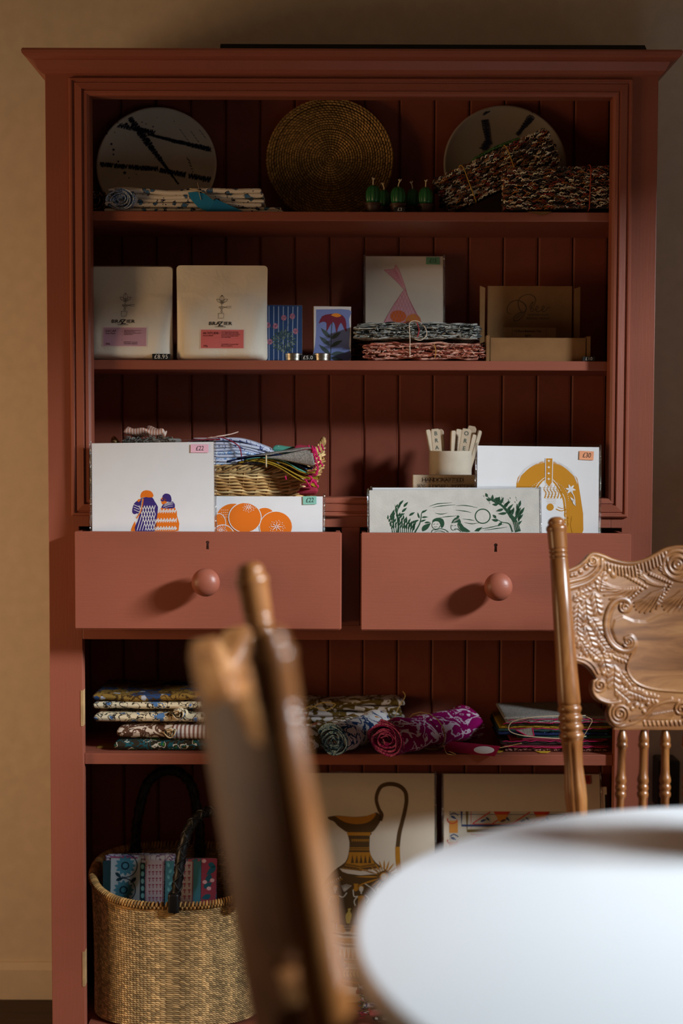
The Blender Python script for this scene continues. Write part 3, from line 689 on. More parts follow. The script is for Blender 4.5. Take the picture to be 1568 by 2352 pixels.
class Art:
    """flat print laid on a sheet. Coordinates are read off an enlarged crop (X0,Y0,k) and turned into sheet metres by fn."""
    def __init__(s, fn, crop=(0, 0, 1)): s.fn = fn; s.crop = crop; s.mb = MB(); s.y = None
    def q(s, p): return s.fn(s.crop[0]+p[0]/s.crop[2], s.crop[1]+p[1]/s.crop[2])
    def _put(s, pts2, fs, col, layer):
        d = -.00016*(1+layer); ys = (lambda x, z: s.y(x, z)) if s.y else (lambda x, z: 0)
        s.mb.add([(x, d+ys(x, z), z) for x, z in pts2], fs, lin(col))
    def poly(s, pts, col, layer=0, smooth=0):
        if smooth:
            c = catmull([Vector((*p, 0)) for p in pts+[pts[0]]], smooth)[:-1]; pts = [(v.x, v.y) for v in c]
        p2 = [s.q(p) for p in pts]; tri = tessellate_polygon([[Vector((*p, 0)) for p in p2]])
        fs = []
        for t in tri:
            a, b, c = [Vector(p2[i]) for i in t]
            fs.append(tuple(t) if (b-a).x*(c-a).y-(b-a).y*(c-a).x > 0 else tuple(t[::-1]))
        s._put(p2, fs, col, layer)
    def ell(s, cx, cy, rx, ry, col, layer=0, rot=0, n=28):
        c, sn = cos(rot), sin(rot)
        s.poly([(cx+rx*cos(2*pi*i/n)*c-ry*sin(2*pi*i/n)*sn, cy+rx*cos(2*pi*i/n)*sn+ry*sin(2*pi*i/n)*c) for i in range(n)], col, layer)
    def line(s, pts, w, col, layer=1, smooth=4, closed=False):
        if closed: pts = pts+[pts[0]]
        n0 = len(pts); ws = list(w) if hasattr(w, '__len__') else None
        if smooth and n0 > 2:
            c = catmull([Vector((*p, 0)) for p in pts], smooth); pts = [(v.x, v.y) for v in c]
        m = len(pts); L = []; R_ = []
        for i in range(m):
            a = Vector(pts[max(0, i-1)]); b = Vector(pts[min(m-1, i+1)]); t = b-a
            t = t.normalized() if t.length > 1e-9 else Vector((1, 0)); nn = Vector((-t.y, t.x))
            if ws: f = i/(m-1)*(len(ws)-1); j = min(int(f), len(ws)-2); ww = ws[j]+(ws[j+1]-ws[j])*(f-j)
            else: ww = w
            L.append(s.q(tuple(Vector(pts[i])+nn*ww/2))); R_.append(s.q(tuple(Vector(pts[i])-nn*ww/2)))
        s._put(L+R_, [(i, i+1, m+i+1, m+i) for i in range(m-1)], col, layer)
    def ring(s, cx, cy, rx, ry, w, col, layer=1, a0=0, a1=2*pi, n=30):
        s.line([(cx+rx*cos(a0+(a1-a0)*i/n), cy+ry*sin(a0+(a1-a0)*i/n)) for i in range(n+1)], w, col, layer, smooth=0)
    def leaf(s, x, y, L, w, ang, col, layer=1, bend=.15):
        c, sn = cos(ang), sin(ang); out = []
        for i in range(9): t = i/8; out.append((t*L, w*sin(pi*t**.8)*.5+bend*L*t*t))
        for i in range(7, 0, -1): t = i/8; out.append((t*L, -w*sin(pi*t**.8)*.5+bend*L*t*t))
        s.poly([(x+a*c-b*sn, y+a*sn+b*c) for a, b in out], col, layer)
    def build(s, parent, name='artwork'): return s.mb.build(name, INK, parent)

def sheet(name, label, cat, l, r, t, Yt, H, lean, paper=PAPER, thick=.0016, sleeve=.004, tilt=0.0, group=None, foot=None):
    """upright sheet: pixel columns l..r, top row t at depth Yt, real height H, leaning back by `lean` degrees"""
    s = (Yt+DIST)/FPX; W = (r-l)*s; top = P((l+r)/2, t, Yt); a = radians(lean)
    base = top-Vector((0, sin(a), cos(a)))*H
    if foot is not None: base = top-Vector((0, sin(a), cos(a)))*((top.z-foot)/cos(a)); H = (top.z-foot)/cos(a)
    base = base+Vector((0, 0, W/2*abs(sin(tilt))+.0018))
    e = empty(name, base, (-a, tilt, 0)); tag(e, label, cat, group)
    MB().box(-W/2, W/2, 0, thick, .0005, H).build('paper', paper, e)
    if sleeve:
        q = sleeve
        MB().box(-W/2-q*.5, W/2+q, -.0012, thick+.0008, 0, H+q).build('clear_sleeve', CLEAR, e)
        for sx_ in (-1, 1):
            xa = sx_*(W/2+q*.2); MB().box(min(xa, xa+sx_*.0032), max(xa, xa+sx_*.0032), -.0009, thick+.0004, .001, H+q*.8).build('sleeve_seam', SEAM, e)
    cx = (l+r)/2
    e_fn = lambda px, py: ((px-cx)*s, H-(py-t)*s)
    return e, e_fn, s
def sticker(e, fn, px, py, w, h, col, txt, s, rot=0.0, size=None, y=-.0016, sx=.8):
    x, z = fn(px, py); o = MB().box(-w*s/2, w*s/2, -.0001, .0001, -h*s/2, h*s/2).build('price_sticker', flat(col), e, loc=(x, y, z))
    o.rotation_euler = (0, rot, 0)
    t = text(txt, size or h*s*.8, BLACKINK, o, 0, -.0002, 0, shear=.15, sx=sx); return o
def price_tag(label, px0, px1, py0, py1, Y, txt, sh):
    s = (Y+DIST)/FPX; c = P((px0+px1)/2, (py0+py1)/2, Y); w = (px1-px0)*s; h = (py1-py0)*s
    o = MB().prism([(-w/2, 0), (w/2, 0), (w/2, h*1.05), (-w/2, h*1.05)], -.004, .004).build('price_tag', BLACKTAG, bevel=.0004); o.location = (c.x, Y, sh+.0003)
    tag(o, label, 'price tag'); text(txt, h*1.0, TAGWHITE, o, 0, -.0043, h*.52, spacing=1.1); return o

OR = (236, 122, 26); PUR = (62, 44, 122); WH = (238, 238, 240)
# ---- left drawer: two people
e, fn, s = sheet('art_print', 'print of two people in purple and orange, tallest print in the left drawer', 'print', 217, 497, 1021, -.021, .297, 5, tilt=radians(-.9), foot=DRL[0]+.001)
A = Art(fn, (180, 960, 2.613))
A.poly([(388,492),(386,478),(392,460),(404,449),(424,445),(446,450),(460,464),(463,484),(440,490),(410,486)], OR, 0, 3)
A.poly([(396,490),(360,512),(346,528),(337,560),(338,580),(352,588),(372,584),(362,640),(354,690),(470,690),(480,640),(490,560),(488,540),(470,510),(456,488),(420,486)], PUR, 0, 2)
A.poly([(392,500),(374,498),(366,508),(376,516)], OR, 1); A.poly([(352,630),(336,660),(328,690),(352,690),(356,650)], OR, 0, 2)
import itertools
for k in range(-3, 9):
    for sg in (-1, 1):
        pts = [(410+k*16+sg*t*.62*100, 486+t*200) for t in (0, .25, .5, .75, 1)]
        pts = [p for p in pts if 362+(690-p[1])*.02 < p[0] < 486-(max(0, p[1]-560))*.1 and p[1] > 494 and p[0] < 440+(p[1]-480)*.8 and p[0] > 400-(p[1]-480)*.6]
        if len(pts) > 1: A.line(pts, 4, WH, 1, 0)
A.line([(404,494),(396,540),(384,580),(362,612)], 6, OR, 2); A.line([(398,492),(390,538),(378,578),(358,606)], 2, WH, 3)
for y in (530, 545, 560): A.line([(346, y), (378, y+14)], 3, WH, 1)
A.poly([(516,498),(520,478),(534,467),(552,468),(566,478),(572,500),(568,516),(540,514),(524,506)], PUR, 0, 3)
A.poly([(520,488),(509,496),(510,510),(516,530),(540,528),(542,505)], OR, 0, 2); A.line([(508,502),(520,510),(526,498)], 8, PUR, 1)
A.poly([(524,530),(580,514),(592,550),(560,556),(512,552)], PUR, 1, 2)
A.poly([(508,552),(592,552),(604,600),(612,690),(470,690),(478,620),(494,572)], OR, 0, 2)
for y, n in ((572, 22), (628, 26), (676, 28)):
    for k in range(n):
        x = (492 if y < 600 else 478)+k*(112 if y < 600 else 128)/n; A.line([(x, y-10+6*sin(k*1.7)), (x-2, y+8+5*sin(k*2.3))], 4, WH, 1, 0)
for k in range(9): A.line([(522+k*7, 548-k*3), (536+k*6, 524)], 1.6, WH, 2, 0)
for y in (520, 532, 542): A.line([(530, y+12), (556, y+2), (580, y)], 1.6, WH, 2)
A.build(e); sticker(e, fn, 464.5, 1036, 41, 19, (236, 186, 206), '£22', s, radians(1))
# ---- left drawer: oranges
e, fn, s = sheet('art_print', 'landscape print of five big oranges standing in the left drawer', 'print', 366, 741, 1142, -.012, .21, 5, foot=DRL[0]+.001, sleeve=.0065)
A = Art(fn, (180, 960, 2.613))
A.ell(1118, 600, 62, 55, OR, 0); A.ell(930, 610, 105, 92, OR, 1); A.ring(930, 610, 105, 92, 5, WH, 2)
A.ell(845, 640, 40, 60, OR, 2); A.ring(845, 640, 40, 60, 4, WH, 3); A.ell(868, 720, 70, 72, OR, 3); A.ring(868, 720, 70, 72, 5, WH, 4)
A.ell(1186, 658, 96, 90, OR, 3); A.ring(1186, 658, 98, 92, 4, WH, 4, pi*.75, pi*1.6)
A.ell(1000, 604, 98, 90, OR, 5); A.ring(1000, 604, 98, 90, 5, WH, 6)
for (cx, cy, r, ly) in ((1022, 540, 22, 7), (1190, 658, 30, 7), (855, 680, 18, 7)):
    for k in range(8): a = k*pi/4; A.line([(cx+4*cos(a), cy+4*sin(a)), (cx+r*cos(a), cy+r*sin(a)*.8)], 3, WH, ly, 0)
    for k in range(24):
        a = k*2.4; rr = r*1.1+k*.7; A.line([(cx+rr*cos(a), cy+rr*sin(a)*.8), (cx+rr*cos(a)+5, cy+rr*sin(a)*.8+3)], 2.4, WH, ly, 0)
for k in range(16): A.line([(856+(k % 4)*12, 560+(k//4)*14), (863+(k % 4)*12, 558+(k//4)*14)], 2.2, WH, 2, 0)
A.build(e); sticker(e, fn, 711, 1151, 31, 19, (132, 188, 172), '£22', s, radians(-1.5))
# ---- right drawer: green lino print on handmade paper
GR = (34, 74, 50)
e, fn, s = sheet('art_print', 'green lino print of bare trees and two faces on rough paper', 'print', 851, 1241, 1129, -.033, .21, 5, paper=HANDMADE, foot=DRR[0]+.001, tilt=radians(-.7), thick=.002)
A = Art(fn, (820, 960, 2.45))
for k in range(11):                                       # left shrub fronds
    bx = 205+k*11; x1 = 175+k*15; y1 = 540+abs(k-3)*10-(45 if k == 3 else 0)
    A.line([(bx, 655), ((bx+x1)/2+6, 600), (x1, y1)], [5, 3, 1.5], GR, 0)
    for j in range(5):
        t = .25+j*.16; px_ = bx+(x1-bx)*t; py_ = 655+(y1-655)*t
        A.leaf(px_, py_, 26, 9, -1.0-.3*sin(j*2+k), GR, 0, -.2)
A.line([(235,655),(240,600),(232,540),(250,500)], [12,8,5,2], GR, 0)
for (x, y, a) in ((232,545,-1.9),(236,520,-1.2),(244,500,-1.0),(240,560,-.5),(215,590,-2.0),(205,560,-1.4),(260,540,-.9),(300,560,-.7),(320,600,-.6),(270,510,-1)): A.leaf(x, y, 38, 13, a, GR, 1)
A.line([(330,655),(360,600),(372,540),(395,530)], [9,6,4,2], GR, 0)
for (x, y, a) in ((362,595,-.5),(370,570,-.2),(358,575,-2),(372,545,-.7),(385,600,-.2)): A.leaf(x, y, 36, 10, a, GR, 1)
A.leaf(372, 648, 66, 30, -1.0, GR, 0, .25)
A.poly([(428,602),(434,582),(462,572),(488,580),(497,602),(492,622),(480,630),(474,612),(466,596),(446,592)], GR, 0, 3)
A.line([(430,600),(427,616),(434,630),(448,636),(466,630),(474,616)], 3, GR, 1); A.line([(436,608),(444,606)], 3, GR, 1, 0); A.line([(454,608),(463,606)], 3, GR, 1, 0); A.line([(440,622),(448,624),(456,621)], 2.4, GR, 1)
A.line([(424,654),(432,640),(452,640),(474,634),(500,640),(520,654)], 4, GR, 1); A.line([(440,652),(470,646),(500,654)], 3, GR, 1)
A.poly([(536,604),(546,584),(564,571),(582,578),(591,602),(570,600),(552,602)], GR, 0, 2); A.poly([(572,602),(592,604),(606,624),(644,652),(600,652),(584,632)], GR, 0, 2)
A.line([(572,606),(578,630),(600,652)], 4, GR, 1); A.line([(556,642),(570,636),(590,652)], 4, GR, 1); A.line([(540,618),(546,616)], 3, GR, 1, 0); A.line([(554,618),(562,616)], 3, GR, 1, 0)
A.ell(574, 567, 8, 7, GR, 0); A.line([(536,612),(534,632),(546,644),(560,632)], 3, GR, 1)
for k in range(5): A.line([(548+k*7, 600-k*4), (556+k*6, 586-k*3)], 2, (205,203,196), 2, 0)
A.ring(713, 566, 42, 40, 6, GR, 0)
for (a, b, c) in (((412,508),(460,494),(540,488)),((430,514),(480,506),(560,500)),((565,505),(620,505),(685,518)),((560,530),(610,536),(650,545)),((445,546),(480,552),(515,546)),((470,572),(520,566),(565,562)),((610,600),(650,608),(690,604)),((690,640),(760,628),(830,612)),((720,645),(790,636),(850,628)),((600,580),(640,585),(668,590))): A.line([a, b, c], [1.5, 5, 1.5], GR, 0)
A.line([(910,655),(895,600),(860,550),(820,505),(770,480),(740,455)], [34,26,17,11,7,3], GR, 0); A.line([(880,655),(860,610),(820,600),(780,575)], [10,6,4,2], GR, 0); A.line([(890,610),(905,560),(920,510)], [14,8,3], GR, 0)
for (x, y, L, a) in ((742,457,22,-2.2),(770,482,34,-1.7),(790,490,34,-1.2),(815,500,40,-1.3),(840,520,44,-1.2),(760,478,26,3.4),(800,500,30,3.0),(830,525,40,2.7),(850,548,46,2.9),(800,592,34,3.2),(820,600,30,2.2),(905,560,44,-1.2),(915,540,40,-1.9),(920,515,34,-1.5),(880,560,40,-1.5),(860,555,40,-.9),(912,590,40,-1.0),(790,575,24,-2.6),(885,600,60,-1.1),(900,570,60,-1.4),(915,600,64,-1.5),(895,630,50,-.9),(870,580,56,-1.8),(850,540,50,-1.0),(830,515,46,-.8),(805,500,40,-1.6),(925,560,44,-1.2),(775,485,34,-.9)): A.leaf(x, y, L*1.1, 15, a, GR, 1)
for k in range(5): A.line([(880+k*9, 650-k*2), (872+k*9, 600)], 1.6, (205,203,196), 3, 0)
for k in range(16): A.line([(720+(k*37) % 190, 448+(k*53) % 40), (722+(k*37) % 190, 458+(k*53) % 40)], 1.6, GR, 1, 0)
A.poly([(664,650),(680,634),(712,626),(700,640),(690,652)], GR, 0)
A.build(e)
# ---- right drawer: ochre arch
GO = (204, 140, 26)
e2, fn, s = sheet('art_print', 'tall print of an ochre arch with a strap, at the back of the right drawer', 'print', 1092, 1371, 1029, -.010, .297, 5, foot=DRR[0]+.001, sleeve=.0055, tilt=radians(.6))
A = Art(fn, (820, 960, 2.45))
def arch(cx, top, rx, h, y1):
    L = [(cx-rx, y1), (cx-rx*.98, top+h*.7), (cx-rx*.75, top+h*.38), (cx-rx*.4, top+h*.12), (cx, top)]
    return L+[(2*cx-x, y) for x, y in L[::-1][1:]]
A.poly(arch(1062, 248, 178, 190, 700), GO, 0, 4)
A.poly(arch(1062, 352, 92, 210, 700), WH, 1, 4); A.line(arch(1062, 340, 104, 215, 700)[0:], 3, WH, 1, 4)
wav = []
for k in range(25):
    t = k/24; a = pi*(1-t)*.86+.22; wav.append((1062-172*cos(pi*t*.86+.22)*.98, 400-150*sin(pi*t*.86+.22)+(6 if k % 2 else -4)))
A.line(wav, 4, WH, 1, 3)
for k in range(60):
    t = k/59; a = pi*t*.86+.22; x = 1062-172*cos(a); y = 398-150*sin(a); A.line([(x, y-3), (x*.985+1062*.015, y+14)], 1.6, WH, 1, 0)
for k in range(30):
    t = k/29; a = pi*t; x = 1062-118*cos(a); y = 470-112*sin(a)*.98; A.line([(x, y), (x+5*sin(a), y+5*cos(a)*-1)], 2, WH, 2, 0)
A.poly([(1050,236),(1088,236),(1090,370),(1078,396),(1066,396),(1052,370)], GO, 3); A.line([(1050,234),(1050,372),(1070,398),(1088,372),(1090,234)], 4, WH, 4, 0)
for y in (250, 286, 320, 352):
    A.poly([(1068,y-9),(1070.5,y-2.5),(1078,y),(1070.5,y+2.5),(1068,y+9),(1065.5,y+2.5),(1058,y),(1065.5,y-2.5)], WH, 5)
for k in range(6): x = 1046+k*18; A.line([(x, 460), (x+8, 430), (x-4, 410), (x+6, 385)], [7, 5, 4, 1.5], GO, 2)
for k in range(10): A.line([(1034+k*3, 400+k*10), (1125-k*2, 400+k*10)], 1.4, GO, 2, 0)
A.ell(1078, 510, 20, 20, GO, 3); A.line([(1110,520),(1140,530),(1170,520)], 5, GO, 3); A.line([(1120,508),(1145,516),(1170,505)], 3, GO, 3)
for k in range(7): A.leaf(1165, 640-k*18, 34, 9, -1.9+.9*(k % 2), GO, 3)
A.line([(1160,655),(1180,600),(1176,560)], 6, GO, 3); A.line([(1202,560),(1196,610),(1206,655)], 5, GO, 3)
for k in range(6):
    a = k*pi/3; A.leaf(1192, 408, 30, 12, a, WH, 4)
A.line([(1196,420),(1212,450),(1220,500)], 4, WH, 4); A.leaf(1218, 480, 40, 12, -2.5, WH, 4); A.leaf(1222, 500, 44, 12, -2.2, WH, 4)
A.build(e2); sticker(e2, fn, 1342, 1048.5, 33, 20, (232, 160, 120), '£30', s, radians(2))
# spare sleeved print hidden behind the green one
e3, fn, s = sheet('art_print', 'plain white backed print showing just above the green lino print', 'print', 856, 1236, 1123, -.027, .21, 5, foot=DRR[0]+.001, tilt=radians(-.2), sleeve=.003)
# ------------------------------------------------------------------ shelf two: prints, bags, boxes
PK = (222, 128, 148)
e, fn, s = sheet('art_print', 'small print of oranges in a pink net bag on the second shelf', 'print', 840, 1016, 591, .215, .21, 9, foot=SH2+.0006, paper=CREAMP, thick=.003)
A = Art(fn, (600, 560, 3.0154))
NET = [(990,325),(940,400),(880,500),(852,560),(850,640),(900,700),(1060,700),(1120,620),(1112,570),(1050,450),(1012,370),(1000,325)]
A.poly(NET, (232, 176, 180), 0, 2); A.poly([(850,190),(918,182),(930,155),(955,195),(975,250),(998,318),(985,322),(930,262),(890,225)], (234, 178, 184), 0, 1)
for (x, y, rx, ry, c) in ((1050,545,52,48,(226,140,40)),(946,514,55,42,(226,110,24)),(930,590,58,35,(220,100,20)),(1030,590,66,46,(222,96,20)),(970,650,60,50,(226,110,24))): A.ell(x, y, rx, ry, c, 1)
def inside(p, poly):
    x, y = p; r = False
    for i in range(len(poly)):
        a, b = poly[i], poly[i-1]
        if (a[1] > y) != (b[1] > y) and x < (b[0]-a[0])*(y-a[1])/(b[1]-a[1])+a[0]: r = not r
    return r
for sg in (-1, 1):
    for k in range(-14, 15):
        run = []
        for j in range(60):
            y = 330+j*6; x = 995+k*22+sg*(y-330)*.42; p = (x, y)
            if inside(p, NET): run.append(p)
            elif len(run) > 1: A.line(run, 1.8, PK, 2, 0); run = []
            else: run = []
        if len(run) > 1: A.line(run, 1.8, PK, 2, 0)
A.line(NET, 3, PK, 3, 3, True); A.line([(850,190),(918,182),(930,155),(955,195),(975,250),(998,318),(990,330)], 3, PK, 3); A.line([(850,190),(890,225),(930,262),(985,322)], 3, PK, 3)
for k in range(8): A.line([(868+k*14, 196+k*14), (925+k*9, 180+k*16)], 2, PK, 3, 0); A.line([(920+k*3, 180+k*4), (880+k*14, 215+k*12)], 2, PK, 3, 0)
A.build(e); sticker(e, fn, 993, 601.5, 31, 17, (104, 158, 124), '£15', s, radians(1), y=-.0017)

# small printed boxes
def printed_box(label, l, r, t, b, Y, depth, face, rot, bg):
    s = (Y+DIST)/FPX; c = P((l+r)/2, b, Y); W = (r-l)*s; H = PZ((l+r)/2, t, Y)-SH2
    e = empty('gift_box', (c.x, Y, SH2+.002), (0, 0, rot)); tag(e, label, 'box', 'small printed boxes on the second shelf')
    MB().box(-W/2, W/2, 0, depth, 0, H).build('carton', flat((150, 120, 84)), e, bevel=.0006)
    MB().box(-W/2+.0004, W/2-.0004, -.0003, 0, .0004, H-.0004).build('front_panel', flat(bg), e)
    cx = (l+r)/2
    fn = lambda px, py: ((px-cx)*s, (b-py)*(H/(b-t)))
    A = Art(fn, (600, 560, 3.0154)); A.y = lambda x, z: -.0004; face(A); A.build(e); return e
def f1(A):
    for k in range(8): A.line([(20+k*33, 440), (22+k*32, 785)], 6, (168, 184, 206), 0, 0)
    for k in range(60):
        a = k*2.4; r = 10*sqrt(k); A.leaf(155+r*cos(a)*.95, 660+r*sin(a)*.75, 22, 11, a, random.choice([(74, 98, 92), (96, 118, 104), (60, 84, 84), (126, 140, 120)]), 1)
    for (x, y) in ((155,512),(214,502),(98,565),(236,596),(58,664),(45,560)):
        A.line([(150,650),((x+150)/2,(y+640)/2-10),(x,y)], 2.4, (104, 124, 120), 1)
        for k in range(7): A.ell(x+11*cos(k*.9), y+11*sin(k*.9), 8, 8, (214, 150, 168) if k % 2 else (196, 120, 146), 2, n=10)
def f2(A):
    A.poly([(378,462),(608,462),(606,520),(612,600),(606,690),(608,785),(374,785),(372,690),(378,600)], (118, 136, 196), 0, 3)
    A.line([(478,790),(482,680),(484,600),(490,530)], 6, (66, 82, 84), 1)
    for (x, y, L, a) in ((478,640,90,-2.5),(478,690,96,-2.6),(478,745,100,-2.6),(480,760,100,2.95),(484,650,80,-.7),(482,700,90,-.6),(480,750,96,-.25),(482,770,90,.1)): A.leaf(x, y, L, 26, a, (66, 82, 84), 2, .1)
    A.poly([(396,552),(420,505),(470,490),(540,488),(580,520),(588,580),(584,602),(562,560),(548,545),(530,580),(520,612),(510,560),(494,540),(470,570),(450,602),(452,548),(424,540)], (116, 36, 58), 3, 2)
    A.poly([(480,498),(500,486),(530,486),(552,500),(520,510)], (226, 140, 44), 4, 3)
printed_box('small box printed with pink flowers on blue stripes beside the coffee bags', 606, 694, 703, 820, .085, .02, f1, radians(6), (44, 74, 124))
printed_box('small box printed with a dark red coneflower on pale blue', 720, 806, 706, 822, .085, .02, f2, radians(6), (216, 216, 222))
# tins
STEEL = plain('brushed_tin', (190, 186, 176), .3, .5, 1.0, var=.05)
def tin(px, Y):
    c = P(px, 820, Y); e = empty('balm_tin', (c.x, Y, SH2+.0003)); R = .0155
    MB().lathe([(R-.001, 0), (R-.0003, .0006), (R-.0003, .0055), (R-.0012, .006)], 40).build('tin_body', STEEL, e, smooth=True, auto=35)
    MB().lathe([(R, .0056), (R+.0006, .006), (R+.0006, .0072), (R, .0076), (R, .0092), (R+.0006, .0096), (R+.0006, .0126), (R-.0006, .0136), (R-.006, .0138)], 40).build('tin_lid', STEEL, e, smooth=True, auto=35)
    return e
t1 = tin(673.5, .048); tag(t1, 'flat round metal tin standing left of the £5.0 price tag', 'tin', 'flat metal tins')
t2 = tin(739, .048); tag(t2, 'flat round metal tin standing right of the £5.0 price tag', 'tin', 'flat metal tins')
price_tag('black price tag reading £5.0 between the two metal tins', 691, 723, 812, 824, .04, '£5.0', SH2)
price_tag('black price tag reading £8.95 in front of the decaf coffee bag', 350, 391, 811, 824, .032, '£8.95', SH2)
price_tag('black price tag reading £10 beside the cardboard box', 1337, 1365, 815, 825, .034, '£10', SH2)
price_tag('black price tag reading £3 in front of the cactus candles', 905, 930, 477, 487, .034, '£3', SH1)
# coffee bags
def bag_mat(name, c):
    t = NT(name, .6, .35); v = t.coord(); base = lin(c); n = t.noise(v, 18, 4, .55)
    t.color(t.ramp(n, [(.3, tuple(x*.95 for x in base[:3])+(1,)), (.7, base)])); t.bump(t.noise(v, 30, 4, .5, .6), .5, .004); return t.m
BAG = bag_mat('kraft_white_pouch', (236, 228, 212))
def coffee_bag(label, l, r, t, Y, seed, title, sub, desc, weight, flav, col, lay):
    s = (Y+DIST)/FPX; c = P((l+r)/2, t, Y); W = (r-l)*s; H = c.z-SH2-.0006
    e = empty('coffee_bag', (c.x, Y+.012, SH2+.0004)); tag(e, label, 'coffee bag', 'white coffee bags on the second shelf')
    rnd = random.Random(seed); NU, NV = 36, 44
    ph = [rnd.uniform(0, 6.3) for _ in range(8)]
    def th(u, v):     # half thickness; u -1..1, v 0 bottom..1 top
        e_ = max(0, 1-abs(u)**6)**.6
        q = max(0, min(1, (.80-v)/.62)); q = q*q*(3-2*q); pr = .0028+.028*q-.001*max(0, (v-.8)/.2)
        bt = min(1, (v/.055))**.6 if v < .055 else 1
        w = .0018*(sin(3.1*u+5*v+ph[0])+.7*sin(7*u-9*v+ph[1])+.5*sin(13*v+4*u+ph[2]))*(1 if v < .7 else .5)*e_
        return max(.0006, pr*e_*(.35+.65*bt)+w*.8)
    def xs(u, v):
        ww = W/2*(1-.012*sin(pi*v)); return u*ww
    vs = []; fs = []
    for side in (-1, 1):
        for j in range(NV+1):
            v = j/NV
            for i in range(NU+1):
                u = -1+2*i/NU; x = xs(u, v); z = H*v
                cr = .007    # rounded corners
                ax, az = abs(x)-(W/2-cr), (z-(H-cr) if v > .5 else (cr-z))
                if ax > 0 and az > 0:
                    d = math.hypot(ax, az)
                    if d > cr: x = math.copysign(W/2-cr+ax*cr/d, x); z = (H-cr+az*cr/d) if v > .5 else cr-az*cr/d
                vs.append((x, side*th(u, v)*(1 if side < 0 else .5), z))
    n1 = (NU+1)*(NV+1)
    for j in range(NV):
        for i in range(NU):
            a = j*(NU+1)+i; f = (a, a+1, a+NU+2, a+NU+1); fs.append(f); fs.append(tuple(k+n1 for k in f[::-1]))
    rim = [i for i in range(NU+1)]+[(j+1)*(NU+1)-1 for j in range(1, NV+1)]+[NV*(NU+1)+i for i in range(NU-1, -1, -1)]+[j*(NU+1) for j in range(NV-1, 0, -1)]
    for k in range(len(rim)): a, b = rim[k], rim[(k+1) % len(rim)]; fs.append((a, a+n1, b+n1, b))
    MB().add(vs, fs).build('pouch', BAG, e, smooth=True, auto=60)
    # heat-seal line
    cx = (l+r)/2; fn = lambda px, py: ((px-cx)*s, H-(py-t)*s)
    yf = lambda x, z: -th(max(-1, min(1, x/(W/2))), max(0, min(1, z/H)))-.0004
    A = Art(fn, (180, 560, 3.2667)); A.y = yf; dx, dy = lay
    BK = (30, 26, 24)
    def T(pts): return [(x+dx, y+dy) for x, y in pts]
    A.line(T([(1075,378),(1062,395),(1060,412),(1074,422),(1090,412),(1088,395)]), 2.4, BK, 0, 4, True); A.line(T([(1075,380),(1075,440)]), 2, BK, 0, 0)
    A.line(T([(1034,410),(1050,410),(1064,424),(1056,432),(1042,426)]), 2.4, BK, 0, 4, True); A.line(T([(1118,410),(1100,410),(1088,424),(1094,432),(1108,426)]), 2.4, BK, 0, 4, True)
    for (x, y) in ((1064,434),(1076,428),(1086,434),(1070,440),(1081,440)): A.ring(x+dx, y+dy, 5, 5, 2, BK, 1, n=12)
    A.line(T([(1074,440),(1074,468)]), 2.4, BK, 0, 0); A.line(T([(1054,468),(1094,468),(1094,476),(1054,476)]), 3, BK, 0, 0, True); A.line(T([(1094,472),(1112,470)]), 4, BK, 0, 0)
    A.line(T([(1112,465),(1145,465),(1145,477),(1112,477)]), 2.4, BK, 0, 0, True); A.line(T([(1066,478),(1070,488),(1078,488),(1082,478)]), 3, BK, 0, 0); A.line(T([(1074,492),(1068,504),(1074,512),(1080,504)]), 2.4, BK, 0, 3, True)
    A.line(T([(1050,518),(1092,518),(1090,555),(1052,555)]), 2.6, BK, 0, 0, True)
    A.build(e, 'logo')
    x, z = fn(*A.q.__self__.crop[:2]) if False else fn(180+(1068+dx)/3.2667, 560+(596+dy)/3.2667)
    text('BRA  IER', .0088, flat(BK), e, x, yf(x, z)-.0003, z, sx=1.25, bold=.01, spacing=1.05, conf=yf)
    text('Z', .0125, flat(BK), e, x+.0004, yf(x, z-.001)-.0003, z-.001, sx=1.2, bold=.012, conf=yf)
    text('COFFEE ROASTERS', .0024, flat(BK), e, x, yf(x, z-.0062)-.0003, z-.0062, conf=yf)
    # label sticker follows the bulge
    lx0, ly0, lx1, ly1 = [(180+(v+d)/3.2667 if k % 2 == 0 else 560+(v+d)/3.2667) for k, (v, d) in enumerate(((918, dx), (636, dy), (1250, dx), (786, dy)))]
    B = Art(fn); B.y = yf
    def grid(x0, y0, x1, y1, c, ly):
        n = 8
        for i in range(n):
            for j in range(4):
                X0, X1 = x0+(x1-x0)*i/n, x0+(x1-x0)*(i+1)/n; Y0, Y1 = y0+(y1-y0)*j/4, y0+(y1-y0)*(j+1)/4
                B.poly([(X0, Y0), (X1, Y0), (X1, Y1), (X0, Y1)], c, ly)
    grid(lx0, ly0, lx1, ly1, (236, 214, 206), 0); grid(lx0+2.4, ly0+2, lx1-2.4, ly1-2, col, 2); B.line([(lx0+45, ly0+9), (lx0+45, ly1-14)], .5, (90, 60, 66), 3, 0)
    lb = B.build(e, 'label')
    def tx(st, px, py, size, **k):
        x, z = fn(px, py); y = yf(x, z)-.0009
        text(st, size, flat((60, 30, 36)), lb, x, y, z, align='LEFT', conf=yf, **k)
    tx(title, lx0+7, ly0+10, .0058, sx=1.1); tx(sub, lx0+7, ly0+15.5, .0036, shear=.2); tx(weight, lx0+8, ly1-7, .0042); tx(desc, lx0+49, ly0+13, .0026, line=.95); tx(flav, lx0+49, ly1-9, .0030, line=.95)
    return e
coffee_bag('white decaf coffee bag with a lilac label at the left end of the second shelf', 188, 394, 611, .050, 3, 'DECAF', 'Swiss Water', 'The Swiss Water Process is a\n100% chemical-free\ndecaffeination process, used to\nmaintain flavour.', '220g', 'FLAVOUR: Caramel,\nChocolate, Hazelnut', (196, 152, 170), (-728, -16))
